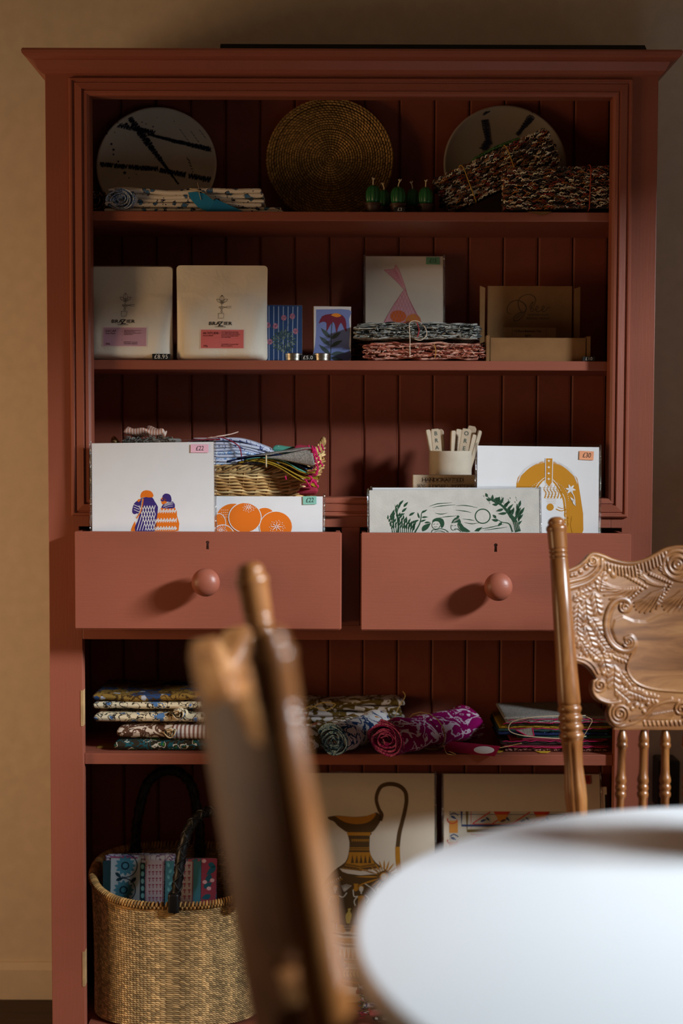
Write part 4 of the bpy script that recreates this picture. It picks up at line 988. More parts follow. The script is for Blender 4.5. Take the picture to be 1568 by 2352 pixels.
coffee_bag('white coffee bag with a pink label reading altitude, beside the blue boxes', 404, 613, 608, .046, 5, 'ALTITUDE', 'House Blend', 'Our flagship blend uses beans\nfrom single origins with a high\nproportion of natural processed\nbeans, to give a bright, sweet,\njuicy style coffee.', '220g', 'FLAVOUR: Caramel, Red\nBerry, Cranberry', (214, 112, 110), (0, 0))
b3 = coffee_bag('white coffee bag mostly hidden behind the decaf bag', 190, 395, 609, .12, 9, 'DECAF', 'Swiss Water', 'decaffeination process', '220g', 'FLAVOUR: Caramel', (196, 152, 170), (-728, -16))
# cardboard display box: lid up at the back, tray in front
CARD = plain('brown_cardboard', (138, 102, 66), .85, .15, var=.08, bscale=300, bump=.25)
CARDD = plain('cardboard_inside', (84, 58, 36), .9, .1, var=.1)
def cardbox():
    Yf, Yb = .052, .155
    x0, x1 = PX(1126, 800, Yf), PX(1345, 800, Yf); zt = PZ(1240, 776, Yf); z0 = SH2+.0004
    e = empty('mailer_box', ((x0+x1)/2, (Yf+Yb)/2, z0)); tag(e, 'open brown cardboard mailer box with its lid standing up, second shelf right', 'box')
    def part(mb, n, mat=CARD): o = mb.build(n, mat, e, bevel=.0005); o.location = -Vector(e.location); return o
    part(MB().box(x0, x1, Yf, Yf+.003, z0, zt), 'front_wall')
    xl = PX(1116, 800, Yf); xr = PX(1357, 800, Yf)
    part(MB().box(xl, xl+.006, Yf-.002, Yf+.03, z0, zt+.004), 'front_flap'); part(MB().box(xr-.008, xr-.001, Yf, Yf+.03, z0, zt+.003), 'front_flap')
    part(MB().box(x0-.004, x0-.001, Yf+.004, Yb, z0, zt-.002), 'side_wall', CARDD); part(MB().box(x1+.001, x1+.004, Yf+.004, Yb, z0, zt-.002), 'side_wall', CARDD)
    part(MB().box(x0, x1, Yf+.004, Yb, z0, z0+.003), 'base')
    lz = PZ(1215, 657, Yb); lx0, lx1 = PX(1119, 720, Yb), PX(1313, 720, Yb)
    lid = part(MB().box(lx0, lx1, Yb, Yb+.003, z0, lz), 'lid')
    fx0, fx1 = PX(1101, 720, Yb), PX(1331, 720, Yb)
    part(MB().prism([(fx0, z0+.02), (fx0+.009, z0+.02), (fx0+.010, lz-.004), (fx0, lz)], Yb-.004, Yb+.0), 'lid_flap'); part(MB().prism([(fx1-.012, z0+.02), (fx1, z0+.02), (fx1, lz-.001), (fx1-.011, lz-.005)], Yb-.004, Yb+.0), 'lid_flap')
    s = (Yb+DIST)/FPX; top = P(1215, 657, Yb)
    fn = lambda px, py: (top.x+(px-1215)*s, top.z-(py-657)*s)
    A = Art(fn, (1060, 560, 3.92)); A.y = lambda x, z: Yb-.0001; BK = (34, 26, 18)
    A.line([(450,630),(420,620),(412,580),(440,530),(490,508),(540,520),(580,560),(576,605),(545,612),(520,580),(510,520),(535,478),(590,455),(640,465),(666,500),(650,550),(620,590)], [3,4,5,5,5,6,7,6,5,6,6,5,4,5,5,4,3], BK, 0)
    A.line([(545,612),(500,630),(470,665),(480,690),(520,680),(560,640),(575,600)], 5, BK, 0)
    for k in range(4): A.line([(480+k*16, 660-k*14), (500+k*16, 668-k*12), (512+k*14, 650-k*12)], 3, BK, 0)
    A.line([(610,575),(625,540),(645,520),(625,570),(620,600),(640,605),(650,585),(632,580)], 4, BK, 0)
    A.line([(655,595),(680,585),(690,565),(675,560),(668,585),(680,608),(710,600),(735,582),(745,562),(728,560),(722,588),(735,608),(760,595),(775,572),(800,576)], 4, BK, 0)
    lg = A.build(lid, 'logo'); lg.location = (0, 0, 0)
    x, z = fn(1060+690/3.92, 560+636/3.92); text('HANDMADE ENGLISH', .0042, flat(BK), lid, x, Yb-.0003, z); x, z = fn(1060+690/3.92, 560+668/3.92); text('BEESWAX DELIGHT', .0050, flat(BK), lid, x, Yb-.0003, z, spacing=1.05)
    B = Art(fn, (1060, 560, 3.92)); B.y = lambda x, z: Yb-.0001; B.poly([(386,748),(850,752),(850,850),(386,846)], (176, 136, 92), 0); B.line([(460,750),(460,846)], 2, BK, 1, 0); B.line([(765,752),(765,850)], 2, BK, 1, 0)
    lb = B.build(lid, 'label'); x, z = fn(1060+600/3.92, 560+782/3.92); text('12 Pure Beeswax Tea-', .0058, flat(BK), lb, x, Yb-.0007, z, bold=.012); x, z = fn(1060+600/3.92, 560+820/3.92); text('lights', .0058, flat(BK), lb, x, Yb-.0007, z, bold=.012)
    for o in (lb,): o.location = (0, 0, 0)
cardbox()
# ------------------------------------------------------------------ cloth: materials and shapes
def fabric(name, ground, layers, rough=.92, scale=1.0, weave=900):
    """layers: (kind, scale, threshold, colour, seed)"""
    t = NT(name, rough, .1); base = t.coord(scale if isinstance(scale, tuple) else (scale, scale, scale)); col = lin(ground)
    for (kind, sc, thr, c, seed) in layers:
        mp = t.n('ShaderNodeMapping'); mp.inputs['Location'].default_value = (seed*.37, seed*.71, seed*.13); mp.inputs['Rotation'].default_value = (seed*.3, seed*.5, seed*.9)
        t.l(base, mp.inputs['Vector'])
        if kind in ('dot', 'ring'):
            nz = t.n('ShaderNodeTexNoise'); nz.inputs['Scale'].default_value = sc*1.6; nz.inputs['Detail'].default_value = 2; t.l(mp.outputs[0], nz.inputs['Vector'])
            ad = t.n('ShaderNodeMix'); ad.data_type = 'VECTOR'; ad.inputs[0].default_value = .012*(60/sc); t.l(mp.outputs[0], ad.inputs[4]); t.l(nz.outputs['Color'], ad.inputs[5])
            vo = t.n('ShaderNodeTexVoronoi'); vo.inputs['Scale'].default_value = sc; vo.inputs['Randomness'].default_value = .7; t.l(ad.outputs[1], vo.inputs['Vector'])
            d = vo.outputs['Distance']
            f = t.ramp(d, [(0, (1,1,1,1)), (thr, (0,0,0,1))], 'CONSTANT') if kind == 'dot' else t.ramp(d, [(0, (0,0,0,1)), (thr-.07, (1,1,1,1)), (thr, (0,0,0,1))], 'CONSTANT')
        elif kind == 'vine':
            n = t.noise(mp.outputs[0], sc, 3, .5, .8); f = t.ramp(n, [(0, (0,0,0,1)), (.5-thr, (1,1,1,1)), (.5+thr, (0,0,0,1))], 'CONSTANT')
        elif kind == 'blob':
            n = t.noise(mp.outputs[0], sc, 3, .5, .3); f = t.ramp(n, [(0, (0,0,0,1)), (thr, (1,1,1,1))], 'CONSTANT')
        else:
            wv = t.n('ShaderNodeTexWave'); wv.inputs['Scale'].default_value = sc; wv.inputs['Distortion'].default_value = 1.0; t.l(mp.outputs[0], wv.inputs['Vector'])
            f = t.ramp(wv.outputs['Fac'], [(0, (0,0,0,1)), (thr, (1,1,1,1))], 'CONSTANT')
        col = t.mix(f, col, lin(c))
    t.color(col); wv = t.noise(base, weave, 2); t.bump(wv, .35, .0006); return t.m
def hsh(*a): return (sin(sum(v*(12.9898+7.23*i) for i, v in enumerate(a)))*43758.5453) % 1.0
def slab(mb, x0, x1, y0, y1, z, t, zf=None, nx=26, ny=8, r=None, col=None, xf=None):
    """cushion-edged cloth layer, z = underside; zf(x,y) lifts it, xf(y,z01) pushes its ends"""
    r = r or t*.6
    def grid(a, b, n):
        e = [0, r*.12, r*.45, r]; L = b-a
        return [a+q for q in e]+[a+r+(L-2*r)*k/(n-1) for k in range(1, n-1)]+[b-q for q in e[::-1]]
    X, Y = grid(x0, x1, nx), grid(y0, y1, ny); vs = []; m, n = len(X), len(Y)
    for sg in (-1, 1):
        for y in Y:
            for x in X:
                d = min(x-x0, x1-x, y-y0, y1-y); h = t/2*(1 if d >= r else sqrt(max(0, 1-(1-d/r)**2)))
                dz = zf(x, y) if zf else 0
                vs.append((x, y, z+t/2+sg*h+dz))
    N = m*n; fs = []
    for j in range(n-1):
        for i in range(m-1):
            a = j*m+i; f = (a, a+1, a+m+1, a+m); fs.append(f[::-1]); fs.append(tuple(k+N for k in f))
    return mb.add(vs, fs, col)
def fold_stack(parent, name, mat, n, x0, x1, y0, y1, z, t, jit=.004, amp=.002, seed=0, lift=None, alt=None):
    """n folded layers, each its own part; alternate layers join in rounded folds at one end"""
    rnd = random.Random(seed); zz = z; out = []
    for k in range(n):
        a, b, c = rnd.uniform(0, 6.3), rnd.uniform(0, 6.3), rnd.uniform(18, 34)
        def zf(x, y, a=a, b=b, c=c, k=k):
            v = amp*(.15+.85*min(1, (k+.0)/max(1, n-1)))*(sin(x*c+a)+.6*sin(x*c*2.1+y*20+b))
            return max(0, v+amp*1.2*(k > 0))+(lift(x, y)*(k+1)/n if lift else 0)
        mb = MB(); slab(mb, x0+rnd.uniform(-jit, jit), x1+rnd.uniform(-jit, jit), y0+rnd.uniform(-jit, jit)*.6, y1, zz, t, zf)
        out.append(mb.build(name, alt[k % len(alt)] if alt else mat, parent, smooth=True)); zz += t*.93
    return zz, out
def spiral_roll(mb, L, r0, r1, turns, th, flat=.7, seed=0, nseg=26, tail=.0, wob=.10, frill=.0):
    """rolled cloth along +y (local), end spiral at y=0"""
    rnd = random.Random(seed); ph = [rnd.uniform(0, 6.3) for _ in range(4)]; N = int(30*turns); prof = []
    for i in range(N+1):
        t = i/N; a = 2*pi*turns*t+pi*.2; r = r0+(r1-r0)*t; r *= 1+wob*sin(3*a*.37+ph[0])+wob*.5*sin(a*1.7+ph[1])
        prof.append((r*cos(a), r*sin(a)*flat, a))
    if tail: prof.append((prof[-1][0]+tail, prof[-1][1]-tail*.3, prof[-1][2]))
    m = len(prof); rows = []
    for j in range(nseg+1):
        v = j/nseg; y = L*v; sc = 1-.10*sin(pi*v)+.03*sin(v*17+ph[2]); row = []
        for side in (0, 1):
            for i, (x, z, a) in enumerate(prof):
                p0 = prof[max(0, i-1)]; p1 = prof[min(m-1, i+1)]; tx, tz = p1[0]-p0[0], p1[1]-p0[1]; l = math.hypot(tx, tz)+1e-9
                nx, nz = tz/l, -tx/l; o = th*(side-.5)
                yy = y+(frill*sin(a*2.3+ph[3])*(1-v) if j < 3 else 0)
                row.append(((x+nx*o)*sc, yy, (z+nz*o)*sc+ .0015*sin(v*23+a*2)))
        rows.append(row)
    vs = [p for r in rows for p in r]; M2 = 2*m; fs = []
    for j in range(nseg):
        for i in range(m-1):
            a = j*M2+i; fs.append((a, a+1, a+M2+1, a+M2)); b = a+m; fs.append((b, b+M2, b+M2+1, b+1))
    for j in range(nseg):
        for i in (0, m-1): a = j*M2+i; fs.append((a, a+m, a+m+M2, a+M2))
    for j in (0, nseg):
        for i in range(m-1): a = j*M2+i; fs.append((a, a+m, a+m+1, a+1))
    mb.add(vs, fs); return [(p[0], p[1]) for p in prof]
def twine(parent, pts, r=.0009, col=(196, 176, 138), name='twine', closed=False, n=6):
    return MB().tube(catmull(pts, 8) if len(pts) > 2 else pts, r, 6, closed=closed).build(name, flat(col, .9), parent, smooth=True)

SPRIG = fabric('blue_sprig_cotton', (226, 218, 206), [('dot', 62, .26, (70, 116, 160), 1), ('ring', 62, .34, (30, 34, 60), 1), ('dot', 120, .16, (28, 30, 56), 3)])
SPRIG2 = fabric('pale_blue_sprig_cotton', (206, 212, 232), [('ring', 70, .30, (46, 62, 124), 2), ('dot', 130, .17, (40, 54, 116), 4)])
BLUEEDGE = fabric('blue_edged_cotton', (120, 160, 214), [('vine', 160, .06, (226, 234, 246), 1)])
DARKRED = fabric('dark_red_print', (70, 34, 32), [('vine', 90, .05, (150, 110, 96), 1), ('dot', 90, .2, (36, 20, 24), 2)])
PLUM = fabric('magenta_print', (146, 12, 98), [('vine', 30, .026, (224, 206, 226), 2), ('dot', 30, .17, (226, 210, 228), 5), ('ring', 60, .22, (224, 206, 226), 5)])
FLORAL = fabric('olive_floral', (226, 222, 220), [('vine', 30, .05, (112, 92, 44), 1), ('blob', 34, .60, (128, 104, 50), 2), ('dot', 26, .16, (172, 110, 92), 3)])
FLORB = fabric('blue_floral', (228, 228, 230), [('vine', 40, .03, (34, 70, 120), 1), ('dot', 40, .2, (30, 66, 122), 3), ('dot', 24, .13, (204, 130, 40), 5)])
GOLDB = fabric('ochre_blue_floral', (136, 104, 48), [('blob', 22, .55, (44, 66, 104), 1), ('vine', 40, .03, (74, 52, 26), 3), ('dot', 34, .18, (168, 170, 180), 4), ('blob', 30, .66, (150, 96, 40), 7)])
CREAMB = fabric('cream_blue_paisley', (218, 200, 166), [('ring', 44, .34, (48, 52, 50), 1), ('dot', 44, .22, (74, 110, 156), 1), ('vine', 50, .025, (62, 52, 40), 4), ('blob', 40, .64, (84, 118, 160), 6)])
BROWNS = fabric('brown_scroll', (206, 188, 170), [('vine', 36, .055, (92, 62, 46), 2), ('ring', 36, .40, (84, 56, 44), 3)])
STRIPEB = fabric('brown_stripe', (216, 204, 196), [('stripe', 40, .55, (136, 96, 82), 0.0)])
GREENP = fabric('green_paisley', (50, 44, 34), [('dot', 46, .26, (60, 116, 44), 1), ('ring', 46, .42, (196, 192, 176), 1), ('vine', 44, .03, (30, 80, 90), 3)])
DARKC = fabric('dark_cotton', (56, 48, 44), [('blob', 40, .56, (40, 56, 80), 1)])
PINKE = fabric('pink_edge', (214, 146, 130), [('vine', 120, .07, (236, 196, 180), 1)])
TEALE = fabric('teal_edge', (44, 84, 116), [('vine', 140, .08, (150, 180, 200), 1)])
PLUME = fabric('magenta_edge', (146, 30, 104), [('vine', 140, .05, (200, 110, 150), 1)])
GREYL = fabric('grey_linen', (150, 146, 140), [('vine', 300, .06, (120, 116, 112), 1)])
NAVY = fabric('navy_cotton', (30, 40, 74), [('dot', 90, .12, (90, 150, 210), 1)])
MUST = fabric('mustard_linen', (168, 138, 44), [('vine', 260, .06, (140, 112, 34), 1)])
TEAL = fabric('sea_green_cotton', (84, 150, 132), [('dot', 120, .14, (206, 214, 190), 1)])
MAGT = fabric('magenta_stitching', (188, 34, 92), [])
GREYR = fabric('grey_rag', (128, 134, 130), [('vine', 120, .09, (40, 46, 46), 1), ('vine', 150, .06, (186, 190, 186), 4)], scale=(.13, .6, 1.6))
PINKR = fabric('salmon_rag', (190, 112, 92), [('vine', 120, .08, (112, 52, 40), 1), ('vine', 150, .05, (226, 176, 156), 4)], scale=(.13, .6, 1.6))
BRNR = fabric('brown_rag', (78, 44, 30), [('vine', 150, .08, (36, 18, 12), 1), ('dot', 160, .2, (140, 88, 60), 3)])
SALM = fabric('salmon_stripe', (206, 146, 120), [('stripe', 60, .6, (236, 210, 196), 0.0)])
BASKT = fabric('teal_pink_block', (206, 206, 222), [('stripe', 7.2, .52, (70, 140, 168), 0.0), ('dot', 60, .2, (170, 96, 130), 2), ('ring', 60, .34, (28, 76, 92), 2)])

# ---- top shelf, left: bundle of sprig napkins
Y0 = .045; s = (Y0+DIST)/FPX
def Xp(px, Y=Y0): return PX(px, 480, Y)
e = empty('napkin_bundle', (Xp(430), Y0+.05, SH1+.0003)); tag(e, 'bundle of white blue-sprigged napkins below the painted plate, top shelf left', 'napkins')
o = e.location; lx = lambda px: Xp(px)-o.x
def droop(x, y): return -.016*max(0, (x-.02)/.16)**1.2
zt, _ = fold_stack(e, 'cloth_layer', SPRIG, 5, lx(245), lx(600), -.045, .018, .0, .0088, jit=.008, amp=.0022, seed=4, alt=[SPRIG, SPRIG, SPRIG])
mb = MB(); slab(mb, lx(560), lx(650), -.042, .03, .0, .006); mb.build('cloth_layer', SPRIG, e, smooth=True); mb = MB(); slab(mb, lx(570), lx(645), -.038, .03, .0062, .006); mb.build('cloth_layer', SPRIG, e, smooth=True)
mb = MB(); spiral_roll(mb, .06, .004, .031, 4.2, .0016, flat=.66, seed=3, wob=.13); r = mb.build('rolled_end', BLUEEDGE, e, smooth=True); r.location = (lx(275), -.052, .0245); r.rotation_euler = (0, 0, radians(-18))
mb = MB(); slab(mb, lx(255), lx(470), -.044, .016, zt-.004, .008, lambda x, y: .003*sin(x*40)); mb.build('cloth_layer', SPRIG, e, smooth=True)
tg = MB().prism([(lx(432), .036), (lx(440), .022), (lx(455), .009), (lx(478), .0008), (lx(560), .0008), (lx(490), .022), (lx(470), .034), (lx(450), .037)], -.0535, -.0525).build('gift_tag', flat((30, 128, 176)), e)
tg2 = MB().prism([(lx(478), .0008), (lx(562), .0006), (lx(496), .024)], -.0545, -.0537).build('gift_tag', flat((22, 116, 168)), e)
twine(e, [(lx(462), -.0545, .022), (lx(458), -.055, .035), (lx(456), -.050, .046), (lx(452), -.04, .056)], .0006); twine(e, [(lx(470), -.055, .035), (lx(452), -.056, .040), (lx(436), -.05, .044)], .0006)
# dark red roll behind at the very left
e = empty('cloth_roll', (Xp(222, .09), .09, SH1+.0003)); tag(e, 'dark red patterned cloth roll in the left corner of the top shelf', 'cloth')
mb = MB(); spiral_roll(mb, .06, .004, .024, 3, .0018, flat=.95, seed=8); r = mb.build('rolled_cloth', DARKRED, e, smooth=True); r.location = (0, -.03, .025)
# ------------------------------------------------------------------ plates and woven disc
def stone(name, c, sp, rough):
    t = NT(name, rough, .5); v = t.coord(); n = t.noise(v, 8, 4); b = lin(c)
    col = t.ramp(n, [(.3, tuple(x*.86 for x in b[:3])+(1,)), (.7, b)]); vo = t.n('ShaderNodeTexVoronoi'); vo.inputs['Scale'].default_value = 190; t.l(v, vo.inputs['Vector'])
    col = t.mix(t.ramp(vo.outputs['Distance'], [(0, (sp, sp, sp, 1)), (.10, (0, 0, 0, 1))]), col, lin((70, 58, 48))); t.color(col); return t.m
GLAZE = stone('stoneware_glaze', (244, 234, 212), .6, .35); GLAZE2 = stone('grey_stoneware_glaze', (158, 150, 142), .4, .14)
def plate(label, cx, top, rpx, Yb, lean, mat, marks):
    Yc = Yb; s = (Yc+DIST)/FPX; R_ = rpx*s; tp = P(cx, top, Yc); a = radians(10); R_ = min(R_, (tp.z-SH1-.0012)/(2*cos(a))); ctr = tp-Vector((0, sin(a), cos(a)))*R_
    base = ctr-Vector((0, sin(a), cos(a)))*R_
    dz = SH1+.0012-base.z
    e = empty('plate', (base.x, base.y, SH1+.0012), (-a, 0, 0)); tag(e, label, 'plate', 'stoneware plates propped on the top shelf')
    # lathe about -y axis, dish opening towards the camera
    pf = [(.001, .012), (R_*.55, .012), (R_*.62, .0115), (R_*.97, .0022), (R_*.995, .0008), (R_, 0), (R_, -.0025), (R_*.985, -.004), (R_*.96, -.0032), (R_*.9, .0005), (R_*.6, .0045), (R_*.3, .0062), (.001, .0066)]
    M = Matrix.Translation((0, 0, R_)) @ Matrix.Rotation(-pi/2, 4, 'X')
    MB().lathe(pf[::-1], 96, M).build('dish', mat, e, smooth=True, auto=60)
    fn = lambda px, py: ((px-cx)*s, 2*R_-(py-top)*s)
    def yf(x, z):
        r = math.hypot(x, z-R_)/R_
        return .0066-.0060*min(1, r/.9)**1.7-.0035*max(0, (r-.9)/.07) if r < .985 else -.004
    def new():
        A = Art(fn); A.y = lambda x, z: yf(x, z)-.0004; return A
    def clip(pts, cw=1.0):
        out = []
        for p in pts:
            x, z = fn(*p); r = math.hypot(x, z-R_)
            if r < R_*.975: out.append(p)
        return out
    marks(new, clip, e); return e
BL = (22, 26, 52)
def rough_line(new, clip, e, p, q, w, n=40, seed=1, gaps=()):
    rnd = random.Random(seed); pts = []; A = new()
    for i in range(n+1):
        t = i/n; pts.append((p[0]+(q[0]-p[0])*t, p[1]+(q[1]-p[1])*t+rnd.uniform(-.8, .8)))
    seg = []
    for i in range(n):
        if any(a < i/n < b for a, b in gaps): continue
        a = clip([pts[i]]) and clip([pts[i+1]])
        if not a: continue
        ww = w(i/n) if callable(w) else w
        A.line([pts[i], pts[i+1]], 1.35*ww*rnd.uniform(.85, 1.2), BL, 0, 0)
    A.build(e, 'brush_stroke')
def marks1(new, clip, e):
    rough_line(new, clip, e, (262,287), (355,305), 8, seed=1); rough_line(new, clip, e, (340,308), (500,350), lambda t: 4+5*t, seed=2)
    rough_line(new, clip, e, (292,262), (412,425), lambda t: 7+4*sin(t*5), 60, 3)
    rough_line(new, clip, e, (219,380), (365,389), 8, seed=4, gaps=((.28, .31), (.5, .53)), n=50); rough_line(new, clip, e, (368,391), (500,420), lambda t: 9, seed=5, gaps=((.44, .48),))
    A = new()
    for (x, y, r) in ((292,286,3.4),(258,293,3),(253,299,2.4),(249,311,2.4),(259,333,2.6),(264,346,2.6),(264,357,2.2),(275,373,2.2),(290,399,3.4),(336,285,1.4),(327,281,1.6),(352,291,1.8),(300,411,1.6),(316,402,1.2),(356,365,1),(361,270,1),(329,255,1),(266,306,1.2),(400,279,1.2),(430,363,1)): A.ell(x, y, r, r, BL, 0, n=12)
    for k in range(12): x, y = 412+k*5, 297+(k*7) % 30; A.line([(x, y), (x+5, y+5)], 1.2, BL, 0, 0)
    for k in range(5): A.line([(430+k*3, 365+k*8), (437+k*2, 372+k*6)], 2, BL, 0, 0)
    tag(A.build(e, 'glaze_splatter'), kind='stuff')
def marks2(new, clip, e):
    rough_line(new, clip, e, (1113,276), (1122,330), lambda t: 12-4*t, seed=3); rough_line(new, clip, e, (1122,325), (1108,345), 13, seed=4); rough_line(new, clip, e, (1118,262), (1112,250), 12, seed=5, n=8); rough_line(new, clip, e, (1226,260), (1186,310), lambda t: 9+3*sin(t*6), seed=6)
plate('pale stoneware plate crossed by dark blue brush lines, top shelf left', 362, 247, 145, .226, 17, GLAZE, marks1)
plate('shiny grey stoneware plate with dark strokes behind the rag bundles', 1158, 243, 147, .226, 17, GLAZE2, marks2)
# coiled seagrass disc
def seagrass():
    cx, top, Yc = 758, 227, .224; s = (Yc+DIST)/FPX; R_ = 154*s
    tp = P(cx, top, Yc); lean = radians(9); R_ = min(R_, (tp.z-SH1-.0065)/(2*cos(lean))); base = tp-Vector((0, sin(lean), cos(lean)))*2*R_
    e = empty('seagrass_mat', (base.x, base.y, SH1+.0065), (-lean, 0, 0)); tag(e, 'round woven seagrass tray standing upright in the middle of the top shelf', 'tray')
    M = Matrix.Translation((0, 0, R_)) @ Matrix.Rotation(-pi/2, 4, 'X')
    MB().lathe([(.001, .004), (R_*.98, .004), (R_*.985, -.001), (R_*.97, -.002), (.001, -.001)][::-1], 64, M).build('backing', flat((84, 62, 30)), e, smooth=True)
    mb = MB(); rnd = random.Random(4); nr = 25
    for i in range(nr):
        r = R_*(i+.6)/nr; dr = R_/nr; n = 84 if i > 9 else (42 if i > 4 else (21 if i > 1 else 10)); bump = .0022*sin(pi*(i/nr)) + (.003 if i > nr-4 else 0) + (.002 if 11 < i < 13 else 0)
        for k in range(n):
            a = 2*pi*k/n+.22*sin(i*.16)+rnd.uniform(-.006, .006); c = Vector((r*cos(a), -.002-bump, R_+r*sin(a)))
            t = Vector((-sin(a), 0, cos(a))); w = Vector((cos(a), 0, sin(a)))
            q = rnd.uniform(.8, 1.08)*(1+.1*sin(a*3)); col = lin((min(250, int(190*q)), int(152*q), int(88*q)))
            mb.loz(c, t*(pi*r/n*.98)+w*dr*.10, w*dr*.40, (0, -.0026, 0), col)
    tag(mb.build('seagrass_weave', RAG, e), kind='stuff')
    mb = MB()
    for k in range(120):
        a = 2*pi*k/120; c = Vector((R_*.985*cos(a), 0, R_+R_*.985*sin(a))); w = Vector((cos(a), 0, sin(a))); t = Vector((-sin(a), 0, cos(a)))
        q = rnd.uniform(.75, 1.1); mb.tube([c+w*.002*cos(x)+Vector((0, .0045*sin(x), 0))+t*.002*x/6 for x in [pi*2*j/8 for j in range(9)]], .0016, 5, col=lin((int(180*q), int(142*q), int(80*q))))
    tag(mb.build('rim_binding', RAG, e, smooth=True), kind='stuff')
seagrass()
# cactus candles
CGREEN = plain('green_wax', (26, 92, 46), .35, .5, var=.15, bump=.1); POTW = plain('dark_pot_wax', (66, 40, 28), .5, .4); WICK = plain('cotton_wick', (222, 204, 168), .9, bump=.3)
def cactus(label, px, Y, pw, ptop, seed):
    s = (Y+DIST)/FPX; c = P(px, 470, Y); r = pw/2*s; zt = PZ(px, ptop, Y)-SH1
    e = empty('cactus_candle', (c.x, Y, SH1+.0003), (0, 0, seed)); tag(e, label, 'candle', 'green cactus candles on the top shelf')
    ph = min(.019, zt*.36)
    MB().lathe([(r*.78, 0), (r*.82, .001), (r*.96, ph-.004), (r*1.04, ph-.004), (r*1.05, ph), (r*.9, ph+.0004)], 28).build('pot', POTW, e, smooth=True, auto=35)
    pf = [(r*.80, ph-.001), (r*.93, ph+.2*(zt-ph)), (r*.97, ph+.45*(zt-ph)), (r*.92, ph+.66*(zt-ph)), (r*.74, ph+.84*(zt-ph)), (r*.45, ph+.95*(zt-ph)), (r*.12, zt), (.0003, zt)]
    MB().lathe(pf, 60, None, lambda a, z: 1-.11*abs(cos(a*5))**3).build('cactus_body', CGREEN, e, smooth=True)
    rnd = random.Random(seed); dx = rnd.uniform(-.006, .006)
    MB().tube(catmull([(0, 0, zt-.002), (dx*.3, 0, zt+.005), (dx, 0, zt+.010)], 5), [.0011]*11, 7).build('wick', WICK, e, smooth=True)
    mb = MB()
    for k in range(5): a = k*1.3; mb.tube([(dx, 0, zt+.009), (dx+.003*cos(a), .003*sin(a), zt+.0125+.001*sin(k))], .0007, 5)
    mb.build('wick_fray', WICK, e); return e
for lab, px, Y, pw, pt_, sd in (('green cactus candle, first from the left on the top shelf', 856.5, .055, 36, 425, 1.3), ('cactus candle second from the left, set back in shadow', 882, .095, 32, 436, 2), ('green cactus candle in the middle, behind the £3 price tag', 914, .055, 36, 429, 3), ('cactus candle fourth from the left, set back in shadow', 947, .095, 33, 434, 4.2), ('green cactus candle, last on the right of the row', 977, .06, 35, 430, 5)): cactus(lab, px, Y, pw, pt_, sd)
# ---- bundles of rag placemats (looped strands)
def rag_bundle(label, px, py, L, Hh, D, Y, rot, pal, seed, tie=(.2,), tiecol=(150, 120, 60), nlay=7, zmin=True, yaw=0):
    e = empty('placemat_bundle', (0, 0, 0)); tag(e, label, 'placemats', 'bundles of looped rag placemats'); rnd = random.Random(seed)
    t = Hh/nlay; core = []
    for k in range(nlay):
        mb = MB(); slab(mb, -L/2+rnd.uniform(-.012, .012), L/2+rnd.uniform(-.008, .008), -D/2+rnd.uniform(0, .006), D/2, k*t, t*.95, nx=14, ny=5); mb.build('placemat', flat((52, 40, 34), .95), e, smooth=True)
    mb = MB()
    def strand(p, d, nrm, l, col):
        d = Vector(d); nrm = Vector(nrm); pts = []
        for j in range(6): q = j/5; pts.append(Vector(p)+d*(l*(q-.5))+nrm*(.0012+.0016*sin(pi*q))+Vector((0, 0, .0016*sin(q*2*pi+rnd.uniform(-.4, .4)))))
        mb.tube(pts, rnd.uniform(.0007, .0012), 4, col=col)
    def pick():
        c = rnd.choice(pal); q = rnd.uniform(.9, 1.45); return lin(tuple(min(250, int(v*q)) for v in c))
    for k in range(nlay):
        z0 = (k+.5)*t; n = int(L/.0042)
        for i in range(n):
            for rep in (0, 1):
                x = -L/2+L*i/n+rnd.uniform(-.002, .002); strand((x, -D/2-.001+rnd.uniform(0, .003), z0+rnd.uniform(-.45, .45)*t), (1, 0, rnd.uniform(-.1, .6)), (0, -1, 0), rnd.uniform(.007, .012), pick())
        for i in range(int(D/.004)):                      # ends
            for sg in (-1, 1): strand((sg*(L/2+.001), -D/2+D*i/(D/.004), z0+rnd.uniform(-.4, .4)*t), (rnd.uniform(-.4, .4), 1, .3), (sg, 0, 0), .008, pick())
    n = int(L/.0045)                                       # top face
    for i in range(n):
        for j in range(int(D/.006)): strand((-L/2+L*i/n, -D/2+.006*j, Hh+rnd.uniform(-.0015, .001)), (1, .3, .15), (0, 0, 1), rnd.uniform(.008, .012), pick())
    tag(mb.build('rag_loops', RAG, e), kind='stuff')
    for q in tie:
        x = -L/2+L*q; pts = [(x, -D/2-.004, -.001), (x+.002, -D/2-.005, Hh*.5), (x+.004, -D/2-.003, Hh+.002), (x, 0, Hh+.003), (x, D/2+.003, Hh*.5), (x, 0, -.002)]
        MB().tube(catmull(pts+[pts[0]], 5)[:-1], .0011, 6, closed=True).build('tie', flat(tiecol, .9), e, smooth=True)
    c = P(px, py, Y); e.location = (c.x, Y, c.z); e.rotation_euler = (0, -rot, yaw); return e
PALA = [(206, 196, 176), (120, 66, 44), (70, 44, 34), (40, 36, 40), (150, 132, 110), (96, 84, 74), (132, 84, 40), (190, 176, 150), (54, 46, 44), (110, 40, 34)]
rag_bundle('bundle of looped rag placemats tilted up against the grey plate', 1034, 482, .222, .066, .046, .098, radians(25), PALA, 3, tie=(.22, .62), tiecol=(176, 140, 60), yaw=radians(2))
ba = bpy.data.objects['placemat_bundle']; ba.location.x += .111*cos(radians(25)); ba.location.z = SH1+.006+.111*sin(radians(25))
